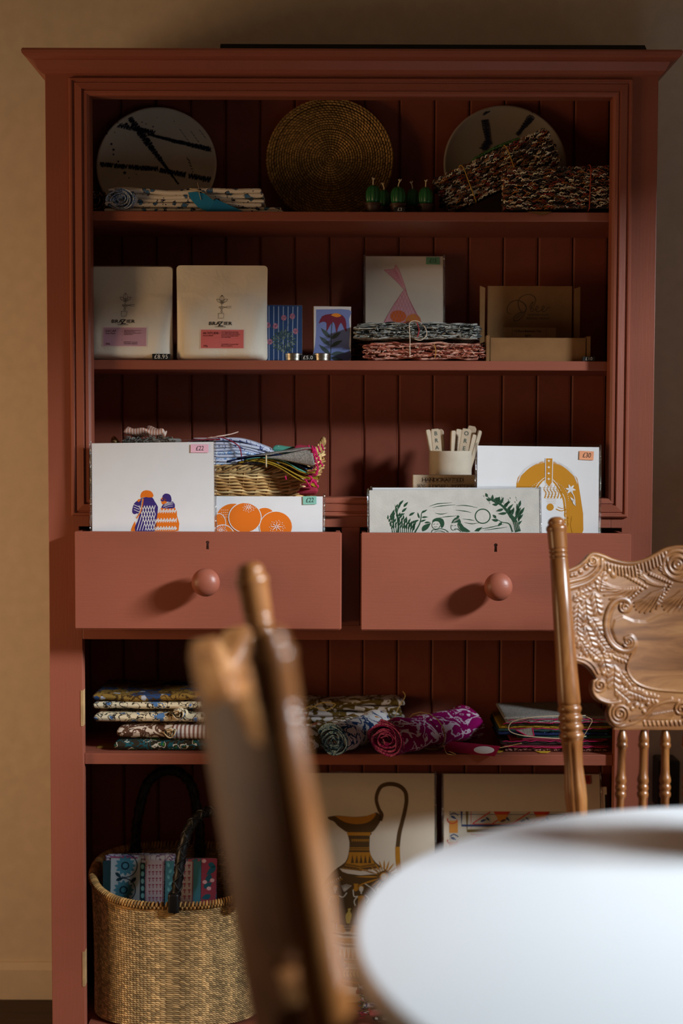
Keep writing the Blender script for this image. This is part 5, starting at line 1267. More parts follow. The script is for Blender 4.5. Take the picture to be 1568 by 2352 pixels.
b2 = rag_bundle('bundle of looped rag placemats lying flat in the right corner of the top shelf', 1287, 486, .205, .072, .036, .050, radians(1.5), PALA, 6, tie=(.74,), tiecol=(160, 66, 46))
b2.location.z = SH1+.007
mb = MB(); c = P(1238, 486, .02); mb.prism([(-.022, 0), (.024, 0), (.012, -.006), (.004, -.007)], -.0008, .0); o = mb.build('paper_label', flat((120, 84, 46))); o.location = (c.x, .0268, SH1+.0008); o.rotation_euler = (radians(-12), 0, 0); tag(o, 'brown paper label poking over the top shelf edge', 'label')

mb = MB(); slab(mb, -.035, .062, -.02, .028, .069, .006, lambda x, y: .003*sin((x+.035)/.097*pi), nx=16, ny=6); mb.build('green_placemat', fabric('green_weave', (44, 78, 40), [('vine', 160, .06, (90, 120, 70), 1)]), ba, smooth=True)
# ------------------------------------------------------------------ shelf two: rag bundles
def strip_bundle(label, x0p, x1p, y0p, y1p, Y, D, mats, n, seed, z0, fray, tie=None, grp='folded rag bundles on the second shelf'):
    x0, x1 = PX(x0p, 800, Y), PX(x1p, 800, Y); cx = (x0+x1)/2; H = PZ(1000, y0p, Y)-z0
    e = empty('rag_bundle', (cx, Y+D/2, z0)); tag(e, label, 'cloths', grp); rnd = random.Random(seed); t = H/n; w = (x1-x0)/2
    for k in range(n):
        a, b = rnd.uniform(0, 6.3), rnd.uniform(.6, 1.2)
        xa = -w+(.03*sin(pi*(k+.5)/n) if k % 2 else 0)*rnd.uniform(.2, 1)+rnd.uniform(0, .008); xb = w-rnd.uniform(0, .012)
        zf = lambda x, y, a=a, b=b, k=k: .0012*sin(x*70+a)*b+.0009*sin(x*150+2*a+y*60)+(.0035*sin((x+w)/(2*w)*pi) if k > n/2 else 0)*.5+.0012
        mb = MB(); slab(mb, xa, xb, -D/2+rnd.uniform(-.003, .004), D/2, k*t, t*1.0, zf, nx=46, ny=5); mb.build('cloth_layer', mats[k % len(mats)], e, smooth=True)
    # rounded folds showing at the left end
    for k in range(0, n-1, 2):
        z = (k+1)*t; pts = [(-w+.02, 0, z-t*.55), (-w+.004, 0, z-t*.5), (-w-.003, 0, z), (-w+.004, 0, z+t*.5), (-w+.02, 0, z+t*.55)]
        mb = MB(); c = catmull(pts, 4); m = len(c)
        vs = [(p.x, y, p.z+.0012) for y in (-D/2-.001, D/2-.002) for p in c]; th = t*.35
        vs += [(p.x+th*.8, y, p.z*.0+z+(p.z-z)*.55+.0012) for y in (-D/2-.001, D/2-.002) for p in c]
        fs = [(i, i+1, m+i+1, m+i) for i in range(m-1)]+[(2*m+i, 3*m+i, 3*m+i+1, 2*m+i+1) for i in range(m-1)]+[(i, 2*m+i, 2*m+i+1, i+1) for i in range(m-1)]+[(m+i, m+i+1, 3*m+i+1, 3*m+i) for i in range(m-1)]
        mb.add(vs, fs).build('fold', mats[k % len(mats)], e, smooth=True)
    mb = MB()
    for k in range(fray[0]):
        x = rnd.uniform(-w, w); z = rnd.uniform(.002, H-.001); q = rnd.uniform(.7, 1.2); c = rnd.choice(fray[1]); l = rnd.uniform(.003, .009)
        p = Vector((x, -D/2-rnd.uniform(.001, .004), z)); d = Vector((rnd.uniform(-1, 1), -rnd.uniform(0, .4), rnd.uniform(-.25, .25))).normalized()*l
        mb.tube([p-d*.5, p+Vector((0, -.001, .0006)), p+d*.5], rnd.uniform(.0004, .0009), 4, col=lin(tuple(min(250, int(v*q)) for v in c)))
    for k in range(fray[0]//6):
        z = rnd.uniform(.004, H); p = Vector((w-.006, -D/2+rnd.uniform(0, D*.5), z)); d = Vector((rnd.uniform(.006, .016), 0, rnd.uniform(-.003, .004))); q = rnd.uniform(.7, 1.2); c = rnd.choice(fray[1])
        mb.tube([p, p+d*.5+Vector((0, 0, .0006)), p+d], .0006, 4, col=lin(tuple(min(250, int(v*q)) for v in c)))
    tag(mb.build('frayed_threads', RAG, e), kind='stuff'); return e, H, w
zs = SH2+.0022
eb, H1, _ = strip_bundle('bundle of salmon pink rag cloths, lower one of the pile by the net-bag print', 836, 1110, 790, 828, .045, .10, [PINKR], 6, 5, zs, (260, [(204, 126, 104), (146, 70, 54), (232, 186, 168)]))
twine(eb, [(PX(997, 800, .045)-eb.location.x, -.052, .002), (PX(1000, 800, .045)-eb.location.x, -.056, H1*.5), (PX(996, 800, .045)-eb.location.x, -.053, H1)], .0008, (196, 150, 70))
ez, H2, _ = strip_bundle('bundle of grey and charcoal rag cloths tied with string, on the salmon bundle', 815, 1096, 744, 790, .048, .095, [GREYR], 7, 9, zs+H1+.0085, (320, [(150, 156, 152), (40, 46, 48), (196, 200, 196), (90, 96, 96)]))
xt = lambda px: PX(px, 780, .04)-ez.location.x
twine(ez, [(xt(941), -.056, -H1*.5-.016), (xt(941), -.057, .0), (xt(940), -.056, H2*.6), (xt(942), -.051, H2+.003), (xt(962), -.046, H2+.004), (xt(978), -.052, H2*.65), (xt(978), -.055, H2*.2), (xt(966), -.056, -.002), (xt(952), -.055, .0)], .0008, (222, 206, 186)); twine(ez, [(xt(957), -.05, H2+.003), (xt(962), -.053, H2*.6), (xt(958), -.054, H2*.1)], .0009, (170, 60, 66))
strip_bundle('small bundle of dark brown cloths behind the left end of the grey bundle', 766, 860, 760, 828, .10, .07, [BRNR], 9, 12, zs, (220, [(84, 46, 30), (40, 20, 14), (150, 96, 66)]))

# ------------------------------------------------------------------ shelf three: wicker basket
WICKERC = [(206, 170, 112), (222, 190, 134), (186, 146, 90), (168, 126, 74)]
def wicker_basket():
    Yc = .125; x0, x1 = PX(262, 1100, Yc), PX(742, 1100, Yc); a = (x1-x0)/2; b = .088; H = PZ(600, 1068, .04)-SH3-.002; H = max(H, .05)
    e = empty('wicker_basket', ((x0+x1)/2, Yc, SH3+.0004)); tag(e, 'shallow oval wicker basket of folded cloths on the third shelf', 'basket')
    rnd = random.Random(2)
    def rim(t): return H+.052*abs(cos(t))**7
    def pt(t, z, o=0):
        f = .86+.14*min(1, z/H); return Vector(((a*f+o)*cos(t), (b*f+o)*sin(t), z))
    nst = 44
    MB().lathe([(.001, .001), (1, .001), (1, .004), (.001, .004)], 40, Matrix.Diagonal((a*.86, b*.86, 1, 1))).build('base', flat((150, 110, 62)), e)
    for k in range(nst):                                   # stakes
        t = 2*pi*k/nst; MB().tube([pt(t, .002), pt(t, rim(t)*.5), pt(t, rim(t)-.003)], .0017, 6).build('stake', flat((176, 134, 80)), e, smooth=True)
    mb = MB(); rows = 15
    for r in range(rows):                                  # weavers: over two, under two
        pts = []; N = nst*4
        for i in range(N):
            t = 2*pi*i/N; zz = .004+(rim(t)-.018)*(r+.3)/rows; w = .0030*sin(nst*t/2+(pi*.5 if r % 2 else -pi*.5)*1.0+ (r//2)*.6); pts.append(pt(t, zz+.0006*sin(nst*t/2), w))
        q = rnd.uniform(.82, 1.1); c = rnd.choice(WICKERC); mb.tube(pts, .0019, 6, closed=True, col=lin(tuple(min(250, int(v*q)) for v in c)))
    tag(mb.build('willow_weave', RAG, e, smooth=True), kind='stuff')
    mb = MB(); n = 46                                      # plaited border
    for k in range(n):
        t0 = 2*pi*k/n
        for sgn in (-1, 1):
            pts = []
            for j in range(9):
                q = j/8; t = t0+2*pi/n*3.0*q; lift = .0085*sin(pi*2*q+(0 if sgn > 0 else pi)); pts.append(pt(t, rim(t)-.006+lift*.8, .0035*cos(pi*2*q+(0 if sgn > 0 else pi))))
            c = rnd.choice(WICKERC); q = rnd.uniform(.8, 1.12); mb.tube(pts, .0021, 6, col=lin(tuple(min(250, int(v*q)) for v in c)))
    tag(mb.build('plaited_border', RAG, e, smooth=True), kind='stuff')
    return e, a, b, H
wk, wa, wbb, wH = wicker_basket()
BZ = SH3+wH
# cloth heaps inside it
def heap(name, label, cat, cx_px, Y, zb, grp='cloths heaped in the wicker basket', rot=0):
    e = empty(name, (PX(cx_px, 1040, Y), Y, zb), (0, 0, rot)); tag(e, label, cat, grp); return e
e = heap('napkin_stack', 'stack of grey fringed cloths at the left end of the wicker basket', 'napkins', 345, .125, SH3+.008)
for k in range(12):
    mb = MB(); slab(mb, -.050+hsh(k, 1)*.006, .050+hsh(k, 2)*.006, -.045, .045, k*.0088, .0085, lambda x, y, k=k: .0008*sin(x*60+k)); mb.build('cloth_layer', GREYL if k % 3 else SALM, e, smooth=True)
mb = MB(); rnd = random.Random(3)
for k in range(90):
    x = rnd.uniform(-.06, .07); p = Vector((x*.75, -.045, 12*.0088+rnd.uniform(-.012, .001))); mb.tube([p, p+Vector((rnd.uniform(-.004, .004), -.004, .004)), p+Vector((rnd.uniform(-.008, .008), -.006, rnd.uniform(0, .005)))], .0006, 4, col=lin(rnd.choice([(120, 124, 116), (80, 84, 80), (156, 158, 148)])))
tag(mb.build('fringe', RAG, e), kind='stuff')
e = heap('striped_cloth', 'crumpled salmon striped cloth on top of the grey stack', 'cloth', 325, .115, SH3+.008+12*.0088+.002)
mb = MB(); slab(mb, -.03, .045, -.03, .03, .0, .012, lambda x, y: .008*abs(sin(x*60+y*40))+.003*sin(x*140), nx=30, ny=14); mb.build('cloth_layer', SALM, e, smooth=True)
# blue sprig bundle
e = heap('napkin_bundle', 'thick bundle of pale blue sprigged napkins with a red label in the wicker basket', 'napkins', 505, .135, SH3+.008)
zt = 0
for k in range(5):
    mb = MB(); slab(mb, -.075, .10, -.05, .05, zt, .0105); mb.build('cloth_layer', SPRIG2, e, smooth=True); zt += .0103
for k in range(9):
    sh = .012*sin(k/9*pi)
    def zf(x, y, k=k): return -.030*max(0, (-(x)-.045)/.075)**1.2-.022*max(0, (x-.03)/.08)**1.6+.0012*sin(x*50+k)+.002*sin(x*22+y*30)
    mb = MB(); slab(mb, -.100+sh*.4, .103+sh, -.056+.004*hsh(k, 4), .05, zt, .0056, zf, nx=34, ny=8); mb.build('cloth_layer', BLUEEDGE if k < 7 and k % 2 else SPRIG2, e, smooth=True); zt += .0054
mb = MB(); slab(mb, -.098, .098, -.045, .05, zt-.001, .006, lambda x, y: -.030*max(0, (-(x)-.045)/.075)**1.2-.020*max(0, (x-.03)/.08)**1.6+.003*sin(x*30+1), nx=34, ny=8); mb.build('cloth_layer', SPRIG2, e, smooth=True)
RED = flat((150, 22, 44)); TW = zt
mb = MB(); slab(mb, -.07, .005, -.062, -.015, zt+.003, .0008, lambda x, y: -.04*max(0, (-(x)-.04)/.07)**1.2+(y+.06)*.12, nx=10, ny=6, r=.0008); lb = mb.build('paper_label', RED, e)
mb = MB(); mb.lathe([(.0001, 0), (.021, 0), (.021, .0003), (.0001, .0003)], 30, Matrix.Translation((-.026, -.042, zt+.0062)) @ Matrix.Rotation(radians(7), 4, 'X') @ Matrix.Diagonal((1, .45, 1, 1))); mb.build('white_oval', flat((226, 214, 214)), lb)
pts = [(.045, -.062, zt-.055), (.046, -.0635, zt-.03), (.040, -.062, zt-.008), (.015, -.055, zt+.006), (-.01, -.045, zt+.010), (.0, .0, zt+.008)]; twine(e, pts, .0011, (150, 30, 56))
twine(e, [(-.02, -.055, zt+.007), (.01, -.054, zt+.011), (.03, -.04, zt+.016), (.036, -.02, zt+.019), (.02, -.03, zt+.014), (-.015, -.05, zt+.008)], .0008, (226, 196, 180))
# scalloped linen bundle hanging over the basket's front right
e = heap('napkin_bundle', 'bundle of scallop-edged linen napkins, grey, navy and mustard, over the basket front', 'napkins', 650, .030, SH3+.004, rot=0)
def ribbon(px_pts, w0, w1, mat, name, th=.0022, dy=0.0, Y=.030, scal=None, depth=.045):
    """cloth sheet following a pixel path on depth Y; runs back by `depth`"""
    c = [P(x, y, Y+dy)-Vector(e.location) for x, y in px_pts]; c = catmull(c, 6); m = len(c); vs = []; nd = 6
    for side in (0, 1):
        for j in range(nd+1):
            for i, p in enumerate(c):
                t = i/(m-1); lift = .004*sin(j/nd*pi)+.0012*sin(i*.7+j)
                vs.append((p.x, p.y+depth*j/nd*(.6+.4*t), p.z+lift*.6+(th if side else 0)))
    N = (nd+1)*m; fs = []
    for j in range(nd):
        for i in range(m-1):
            a = j*m+i; fs.append((a, a+m, a+m+1, a+1)); fs.append((N+a, N+a+1, N+a+m+1, N+a+m))
    for i in range(m-1): fs.append((i, i+1, N+i+1, N+i)); a = nd*m+i; fs.append((a, N+a, N+a+1, a+1))
    for j in range(nd):
        for i in (0, m-1): a = j*m+i; fs.append((a, N+a, N+a+m, a+m))
    return MB().add(vs, fs).build(name, mat, e, smooth=True)
for (pts, mat) in (([(545,1066),(590,1060),(640,1076),(690,1105),(726,1120)], MUST), ([(560,1062),(600,1057),(650,1076),(700,1100),(733,1100)], MUST), ([(570,1058),(610,1055),(660,1070),(700,1088),(730,1086)], MUST), ([(560,1057),(612,1053),(655,1062),(690,1082),(708,1090)], TEAL), ([(520,1064),(560,1054),(612,1050),(655,1056),(700,1076),(716,1080)], NAVY), ([(545,1057),(600,1048),(655,1050),(700,1066),(718,1076)], NAVY), ([(560,1054),(610,1046),(650,1040),(690,1034),(716,1030)], GREYL), ([(600,1050),(640,1049),(690,1058),(722,1064)], GREYL)):
    ribbon(pts, 0, 0, mat, 'napkin')
# fan the grey top face: a curved panel between its two edges, with scalloped magenta border
g0 = [P(x, y, .024)-Vector(e.location) for x, y in ((608,1049),(640,1046),(690,1035),(716,1031))]; g1 = [P(x, y, .024)-Vector(e.location) for x, y in ((608,1051),(650,1057),(700,1068),(724,1074))]
A0, A1 = catmull(g0, 6), catmull(g1, 6); m = len(A0); nn = 8; vs = []
for j in range(nn+1):
    for i in range(m): p = A0[i].lerp(A1[i], j/nn); vs.append((p.x, p.y-.006*sin(pi*j/nn)*i/m, p.z))
fs = [(j*m+i, (j+1)*m+i, (j+1)*m+i+1, j*m+i+1) for j in range(nn) for i in range(m-1)]
gm = MB().add(vs, fs).build('napkin', GREYL, e, smooth=True); md = gm.modifiers.new('thick', 'SOLIDIFY'); md.thickness = .0012
mb = MB()
for (pa, pb, n) in (((714,1030),(727,1076),6), ((727,1076),(722,1092),2), ((708,1093),(728,1120),4), ((716,1030),(738,1072),5)):
    for k in range(n):
        q = [P(pa[0]+(pb[0]-pa[0])*(k+u)/n+5*sin(pi*u), pa[1]+(pb[1]-pa[1])*(k+u)/n, .021)-Vector(e.location) for u in (0, .25, .5, .75, 1)]
        mb.tube(q, .0018, 6)
for (x, y) in ((738,1020),(730,1024),(722,1026),(716,1024),(708,1022)):
    p = P(x, y, .04)-Vector(e.location); mb.tube([p, p+Vector((.004, 0, -.012))], .0016, 5)
for (pa, pb) in (((655,1093),(657,1102)),((700,1100),(714,1120)),((708,1118),(718,1100))): mb.tube([P(*pa, .019)-Vector(e.location), P(*pb, .019)-Vector(e.location)], .0014, 5)
tag(mb.build('scalloped_stitching', MAGT, e, smooth=True), kind='stuff')
q = [P(611, y, Yq)-Vector(e.location) for y, Yq in ((1046, .03), (1049, .021), (1060, .019), (1071, .022), (1073, .03))]; twine(e, q, .0014, (206, 190, 150))
# bright scraps behind
for (lab, c, px, py, w, h, mt) in (('teal and yellow scrap of cloth behind the blue bundle', 0, 658, 1024, .03, .010, TEAL), ('pink and red scrap of cloth beside the scalloped bundle', 0, 655, 1040, .032, .011, SALM), ('red scrap of cloth at the right end of the basket', 0, 702, 1022, .024, .012, flat((150, 40, 60), .9))):
    p = P(px, py, .135); e2_ = empty('cloth_scrap', (p.x, .10+.045*((px*7) % 3)/2, SH3+.008)); tag(e2_, lab, 'cloth', 'cloths heaped in the wicker basket'); hh = p.z-SH3-.008
    for k in range(6):
        mb = MB(); slab(mb, -w*(1.1-.05*k), w*(1.0-.04*k), -.018, .018, hh*k/6, hh/6*1.02, lambda x, y, k=k: .0018*sin(x*90+k*2) if k > 3 else 0, nx=14, ny=6); mb.build('cloth_layer', mt, e2_, smooth=True)
# ---- pot of markers and clay sign
CLAY = plain('cream_clay', (192, 180, 162), .8, .2, var=.07, bump=.3); CLAY2 = plain('unglazed_clay', (192, 174, 150), .9, .15, var=.12, bump=.5)
Yp = .13; pc = P(1034, 1040, Yp); R_ = 48.5*(Yp+DIST)/FPX; H = PZ(1034, 1036, Yp)-SH3
e = empty('pottery_jar', (pc.x, Yp, SH3+.0004)); tag(e, 'straight-sided cream pottery jar holding clay markers on the third shelf', 'jar')
MB().lathe([(R_*.93, 0), (R_*.98, .003), (R_, .012), (R_*1.005, H*.5), (R_, H-.003), (R_*.985, H), (R_*.95, H), (R_*.93, H-.004), (R_*.92, .008), (.001, .007)], 56).build('jar_body', CLAY, e, smooth=True, auto=50)
def marker(label, px, ptop, pbot_dx, w, rotz, dyy, txt):
    tp = P(px, ptop, Yp+dyy); bt = Vector((pc.x+pbot_dx, Yp+dyy*.5, SH3+.012)); d = tp-bt; L = d.length
    o = MB().prism([(-w*.5, 0), (w*.5, 0), (w*.52, L-.004), (w*.3, L), (-w*.42, L), (-w*.5, L-.003)], -.002, .002).build('plant_marker', CLAY2, bevel=.0006); o.location = bt
    o.rotation_euler = (d.to_track_quat('Z', 'Y').to_matrix().to_4x4() @ Matrix.Rotation(rotz, 4, 'Z')).to_euler()
    zq = d.normalized(); xq = Vector((0, 1, 0)).cross(zq).normalized(); yq = zq.cross(xq)
    o.rotation_euler = (Matrix((xq, yq, zq)).transposed().to_4x4() @ Matrix.Rotation(rotz, 4, 'Z')).to_euler()
    tag(o, label, 'plant marker', 'clay plant markers in the cream jar')
    if txt:
        for i, ch_ in enumerate(txt): text(ch_, w*.62, flat((70, 84, 78)), o, 0, -.0022, L-.009-i*w*.80, bold=.02)
    return o
for a in (('clay plant marker furthest left in the jar', 982, 987, -.022, .009, .4, .012, ''), ('clay plant marker stamped B R A at the left of the jar', 999, 985, -.018, .017, .1, -.012, 'BRA'), ('clay plant marker second in the left cluster', 1008, 986, -.013, .016, -.3, .006, ''), ('thin clay plant marker edge-on in the middle of the jar', 1041, 989, .002, .010, .5, -.01, ''), ('clay plant marker just behind the one stamped O R E G', 1054, 986, .006, .014, .5, .008, ''), ('clay plant marker stamped O R E G in front', 1072, 985, .012, .018, .1, -.016, 'OREG'), ('tallest clay plant marker at the back of the jar', 1085, 979, .016, .016, -.2, .016, ''), ('clay plant marker leaning right beside the tallest one', 1089, 998, .020, .010, .6, .0, ''), ('clay plant marker furthest right in the jar', 1102, 989, .024, .009, .7, .004, '')): marker(*a)
Ys = .055; x0, x1 = PX(948, 1100, Ys), PX(1092, 1100, Ys); zt = PZ(1010, 1091, Ys)
sg = MB().box(x0, x1, Ys, Ys+.022, SH3+.0004, zt).build('clay_sign', CLAY2, bevel=.0015, seg=2); tag(sg, 'clay block stamped handcrafted by local potter standing before the cream jar', 'sign')
s = (Ys+DIST)/FPX; TXT = flat((74, 64, 54))
for (st, px0, px1, py) in (('HANDCRAFTED', 969, 1064, 1102.5), ('BY LOCAL POTTERS', 958, 1096, 1118), ('MADE IN SOMERSET', 958, 1096, 1134)):
    if st.startswith('MADE'): continue
    n = len(st); 
    for i, ch_ in enumerate(st):
        if ch_ == ' ': continue
        x = PX(px0+(px1-px0)*(i+.5)/n, py, Ys); z = PZ(1010, py, Ys)
        if x > x1-.004: continue
        text(ch_, .0092, TXT, sg, x, Ys-.0003, z, bold=.006); w = .0036
        fr = MB()
        for (a, b, c, d) in ((-w, w, .0046, .0049), (-w, w, -.0049, -.0046), (-w, -w+.0003, -.0046, .0046), (w-.0003, w, -.0046, .0046)): fr.box(x+a, x+b, Ys-.0004, Ys, z+c, z+d)
        fr.build('stamp_outline', TXT, sg)
# ------------------------------------------------------------------ lower shelf: folded and rolled cloths
Z4 = SH4+.0005
def folded(label, name, x0p, x1p, ytop, ybot, Y, D, mats, n, seed, zb=None, yaw=0.0, pitch=0.0, amp=.0016, tag_=None, grp='folded cloths stacked on the lower shelf'):
    x0, x1 = PX(x0p, 1690, Y), PX(x1p, 1690, Y); zt = PZ((x0p+x1p)/2, ytop, Y); z0 = zb if zb is not None else PZ((x0p+x1p)/2, ybot, Y)
    e = empty(name, ((x0+x1)/2, Y+D/2, z0), (0, pitch, yaw)); tag(e, label, 'cloth', grp); w = (x1-x0)/2; H = zt-z0; t = H/n; rnd = random.Random(seed)
    for k in range(n):
        a = rnd.uniform(0, 6.3); zf = lambda x, y, a=a, k=k: amp*(1 if k else .3)*(1+sin(x*34+a)+.4*sin(x*80+y*40+a))*.5
        mb = MB(); slab(mb, -w+rnd.uniform(0, .008), w-rnd.uniform(0, .008), -D/2+rnd.uniform(0, .005), D/2, k*t, t*.98, zf, nx=36, ny=8, r=min(t*.62, .016)); mb.build('cloth_layer', mats[k % len(mats)], e, smooth=True)
    return e, z0+H
# left stack, bottom to top
_, z1 = folded('dark green paisley folded cloth at the bottom of the left stack', 'folded_cloth', 252, 560, 1702, 1733, .03, .16, [GREENP], 1, 2, zb=Z4)
_, z2 = folded('cream folded cloth with brown scrolls and stripes above the green paisley one', 'folded_cloth', 262, 560, 1668, 1700, .034, .15, [BROWNS], 1, 3, zb=z1+.0015)
fe, z3 = folded('cream and blue paisley folded cloth below the ochre one', 'folded_cloth', 214, 552, 1640, 1668, .036, .16, [CREAMB], 1, 4, zb=z2+.006, pitch=0)
q_ = bpy.data.objects['folded_cloth.001']; mb = MB(); slab(mb, PX(388, 1690, .034)-q_.location.x, PX(556, 1690, .034)-q_.location.x, -.079, -.02, .001, (z2-z1)*.9, None, nx=20, ny=6, r=.009); mb.build('striped_panel', STRIPEB, q_, smooth=True)
fe2, z4 = folded('ochre folded cloth with blue flowers on top of the left stack', 'folded_cloth', 205, 540, 1598, 1640, .045, .17, [CREAMB, GOLDB], 2, 6, zb=z3+.006, pitch=0, amp=.003)
# fold loops at the front right of the stack
for (ee, px, py, m1) in ((fe2, 405, 1640, CREAMB), (fe, 388, 1683, CREAMB)):
    mb = MB(); spiral_roll(mb, .02, .002, .013, 2.0, .0022, flat=.8, seed=int(px), wob=.08); o = mb.build('fold', m1, ee, smooth=True)
    p = P(px, py, .028); o.location = ee.matrix_basis.inverted() @ p if False else p-Vector(ee.location); o.rotation_euler = (0, 0, radians(-20))
e, _ = folded('dark cloth tied with pale cord at the back of the left stack', 'folded_cloth', 330, 470, 1574, 1735, .20, .035, [DARKC], 5, 8, zb=Z4)
p = Vector(e.location)
twine(e, [P(362,1591,.19)-p, P(385,1586,.188)-p, P(420,1587,.188)-p, P(450,1590,.19)-p], .0009, (206, 190, 170)); twine(e, [P(388,1594,.188)-p, P(405,1593,.187)-p, P(408,1598,.187)-p, P(392,1600,.187)-p], .0009, (206, 190, 170))
p = P(243, 1712, .05); o = MB().box(-.018, .018, -.02, .02, 0, .0006).build('paper_label', flat((140, 104, 36))); o.location = (p.x, .075, Z4); tag(o, 'ochre paper label lying left of the folded stack', 'label')
# rolls
def roll(label, ppx, ppy, Yn, qpx, qpy, Yf, r1, turns, mat, edge, flatk, seed, sink=0.0):
    a = P(ppx, ppy, Yn); b = P(qpx, qpy, Yf); d = b-a; d.z = 0; L = d.length; rr = r1*flatk*1.12
    e = empty('cloth_roll', (a.x, a.y, Z4+sink)); tag(e, label, 'cloth', 'rolled cloths on the lower shelf'); ang = atan2(d.y, d.x)-pi/2; e.rotation_euler = (0, 0, ang)
    mb = MB(); spiral_roll(mb, L, r1*.12, r1, turns, .0013, flat=flatk, seed=seed, wob=.11); o = mb.build('rolled_cloth', mat, e, smooth=True); o.location = (0, .004, rr+.001)
    mb = MB(); spiral_roll(mb, .005, r1*.12, r1, turns, .0021, flat=flatk, seed=seed, wob=.11, nseg=2, frill=.004); o2 = mb.build('hemmed_edge', edge, e, smooth=True); o2.location = (0, -.0005, rr+.001)
    zmin = min(v.co.z for oo in (o, o2) for v in oo.data.vertices)
    for oo in (o, o2): oo.location.z = -zmin+.0006
    return e, L, -zmin, r1
roll('white rolled cloth with olive flowers and pink hem, leftmost of the rolls', 664, 1700, .0, 815, 1640, .13, .040, 4.2, FLORAL, PINKE, .62, 11)
e, L, zc, r1 = roll('white rolled cloth with blue flowers and a teal hem, middle roll', 764, 1706, -.004, 868, 1660, .13, .035, 4.4, FLORB, TEALE, .85, 12)
e, L, zc, r1 = roll('magenta rolled cloth with white flowers tied with twine, rightmost roll', 884, 1706, -.012, 1070, 1630, .135, .052, 4.2, PLUM, PLUME, .62, 13)
for q in (.48,):
    pts = [(r1*1.0*cos(a), L*q, zc+r1*.70*sin(a)*1.0) for a in [2*pi*i/14 for i in range(14)]]; pts = [(x, y, max(.001, z)) for x, y, z in pts]
    MB().tube(pts, .0011, 6, closed=True).build('twine', flat((150, 120, 80), .9), e, smooth=True)
twine(e, [(r1, L*.46, zc*.5), (r1+.012, L*.44, .004), (r1+.028, L*.42, .004), (r1+.030, L*.47, .003), (r1+.012, L*.47, .006)], .0008, (186, 160, 116))
# second pile of the olive cloth behind the rolls with yellow thread
e, _ = folded('olive flowered cloth heaped behind the white rolls', 'folded_cloth', 650, 930, 1612, 1735, .165, .065, [FLORAL], 6, 21, zb=Z4, amp=.004)
p = Vector(e.location); tw = lambda x, y, Y: P(x, y, Y)-p
twine(e, [tw(690,1633,.14), tw(715,1622,.138), tw(745,1632,.137), tw(770,1618,.139), tw(740,1614,.14), tw(712,1628,.138)], .0009, (196, 160, 80)); twine(e, [tw(905,1650,.13), tw(915,1625,.138), tw(930,1600,.15), tw(925,1588,.16)], .0009, (190, 160, 100))
# red tag
p = P(1086, 1714, .03); e = empty('gift_tag', (p.x, .032, Z4+.0075), (radians(14), 0, radians(-14))); tag(e, 'crimson gift tag with a white oval lying beside the magenta roll', 'gift tag')
o = MB().prism([(-.055, -.02), (.045, -.03), (.05, .012), (-.05, .022)], 0, .0007); o.v = [(x, z, -y+.0007) for x, y, z in o.v]; o.build('card', flat((150, 14, 54)), e)
MB().lathe([(.0001, .0008), (.019, .0008), (.019, .0011), (.0001, .0011)], 30, Matrix.Translation((.022, -.008, 0)) @ Matrix.Diagonal((1, .8, 1, 1))).build('white_oval', flat((226, 222, 224)), e)
twine(e, [(.05, .0, .003), (.07, .01, .004), (.09, .006, .012)], .0008, (196, 170, 120))
# red-edged napkin bundle at the right
x0, x1 = PX(1140, 1700, .03), PX(1408, 1700, .03); e = empty('napkin_bundle', ((x0+x1)/2, .085, Z4)); tag(e, 'bundle of red-edged linen napkins tied with cream string, lower shelf right', 'napkins'); rnd = random.Random(17); z = 0; w = (x1-x0)/2
cols = [DARKRED, flat((110, 26, 44), .9), flat((44, 30, 30), .9), flat((120, 30, 50), .9), flat((30, 70, 66), .9), NAVY, flat((36, 60, 56), .9), MUST, flat((60, 56, 52), .9), GREYL, GREYL]
for k, mt in enumerate(cols):
    t = .0058 if k < 9 else .0066; a = rnd.uniform(0, 6)
    zf = lambda x, y, a=a, k=k: (.0008 if k else .0002)*(1+sin(x*40+a))*1+.010*max(0, (-x-.06)/.06)*(k > 7)*-.4
    mb = MB(); slab(mb, -w+rnd.uniform(0, .02)+(.02 if k in (3, 4) else 0), w-rnd.uniform(0, .01), -.055+rnd.uniform(0, .012), .10, z, t, zf, nx=36, ny=6); ly = mb.build('napkin', mt, e, smooth=True)
    if k in (1, 3, 7, 9, 10):
        pts = [(-w+.012+.01*(k % 3)+(2*w-.03)*i/30, -.056+.003*sin(i*1.3), z+t*.5+zf(-w+2*w*i/30, 0)+.0006*sin(i*2.1)) for i in range(31)]
        MB().tube(pts, .0008, 5).build('red_hem', MAGT, e, smooth=True)
    z += t
xq = lambda px: PX(px, 1690, .03)-e.location.x
for k, px in enumerate((1292-20, 1296-30, 1285)): MB().tube([(xq(px), -.058, z-.004-.0066*k), (xq(px)+.004, -.0585, z-.0015-.0066*k)], .0011, 5).build('red_stitch', MAGT, e)
twine(e, [(xq(1345), -.05, z+.003), (xq(1300), -.058, z+.004), (xq(1240), -.06, z+.003), (xq(1185), -.060, z-.004), (xq(1168), -.060, z-.014), (xq(1172), -.061, z-.026), (xq(1210), -.061, z-.034), (xq(1290), -.060, z-.038), (xq(1345), -.059, z-.034)], .0009, (206, 190, 160))
twine(e, [(xq(1345), -.055, z+.002), (xq(1358), -.057, z-.004), (xq(1352), -.058, z-.016), (xq(1340), -.057, z-.034), (xq(1330), -.058, z-.05)], .0009, (170, 150, 116))
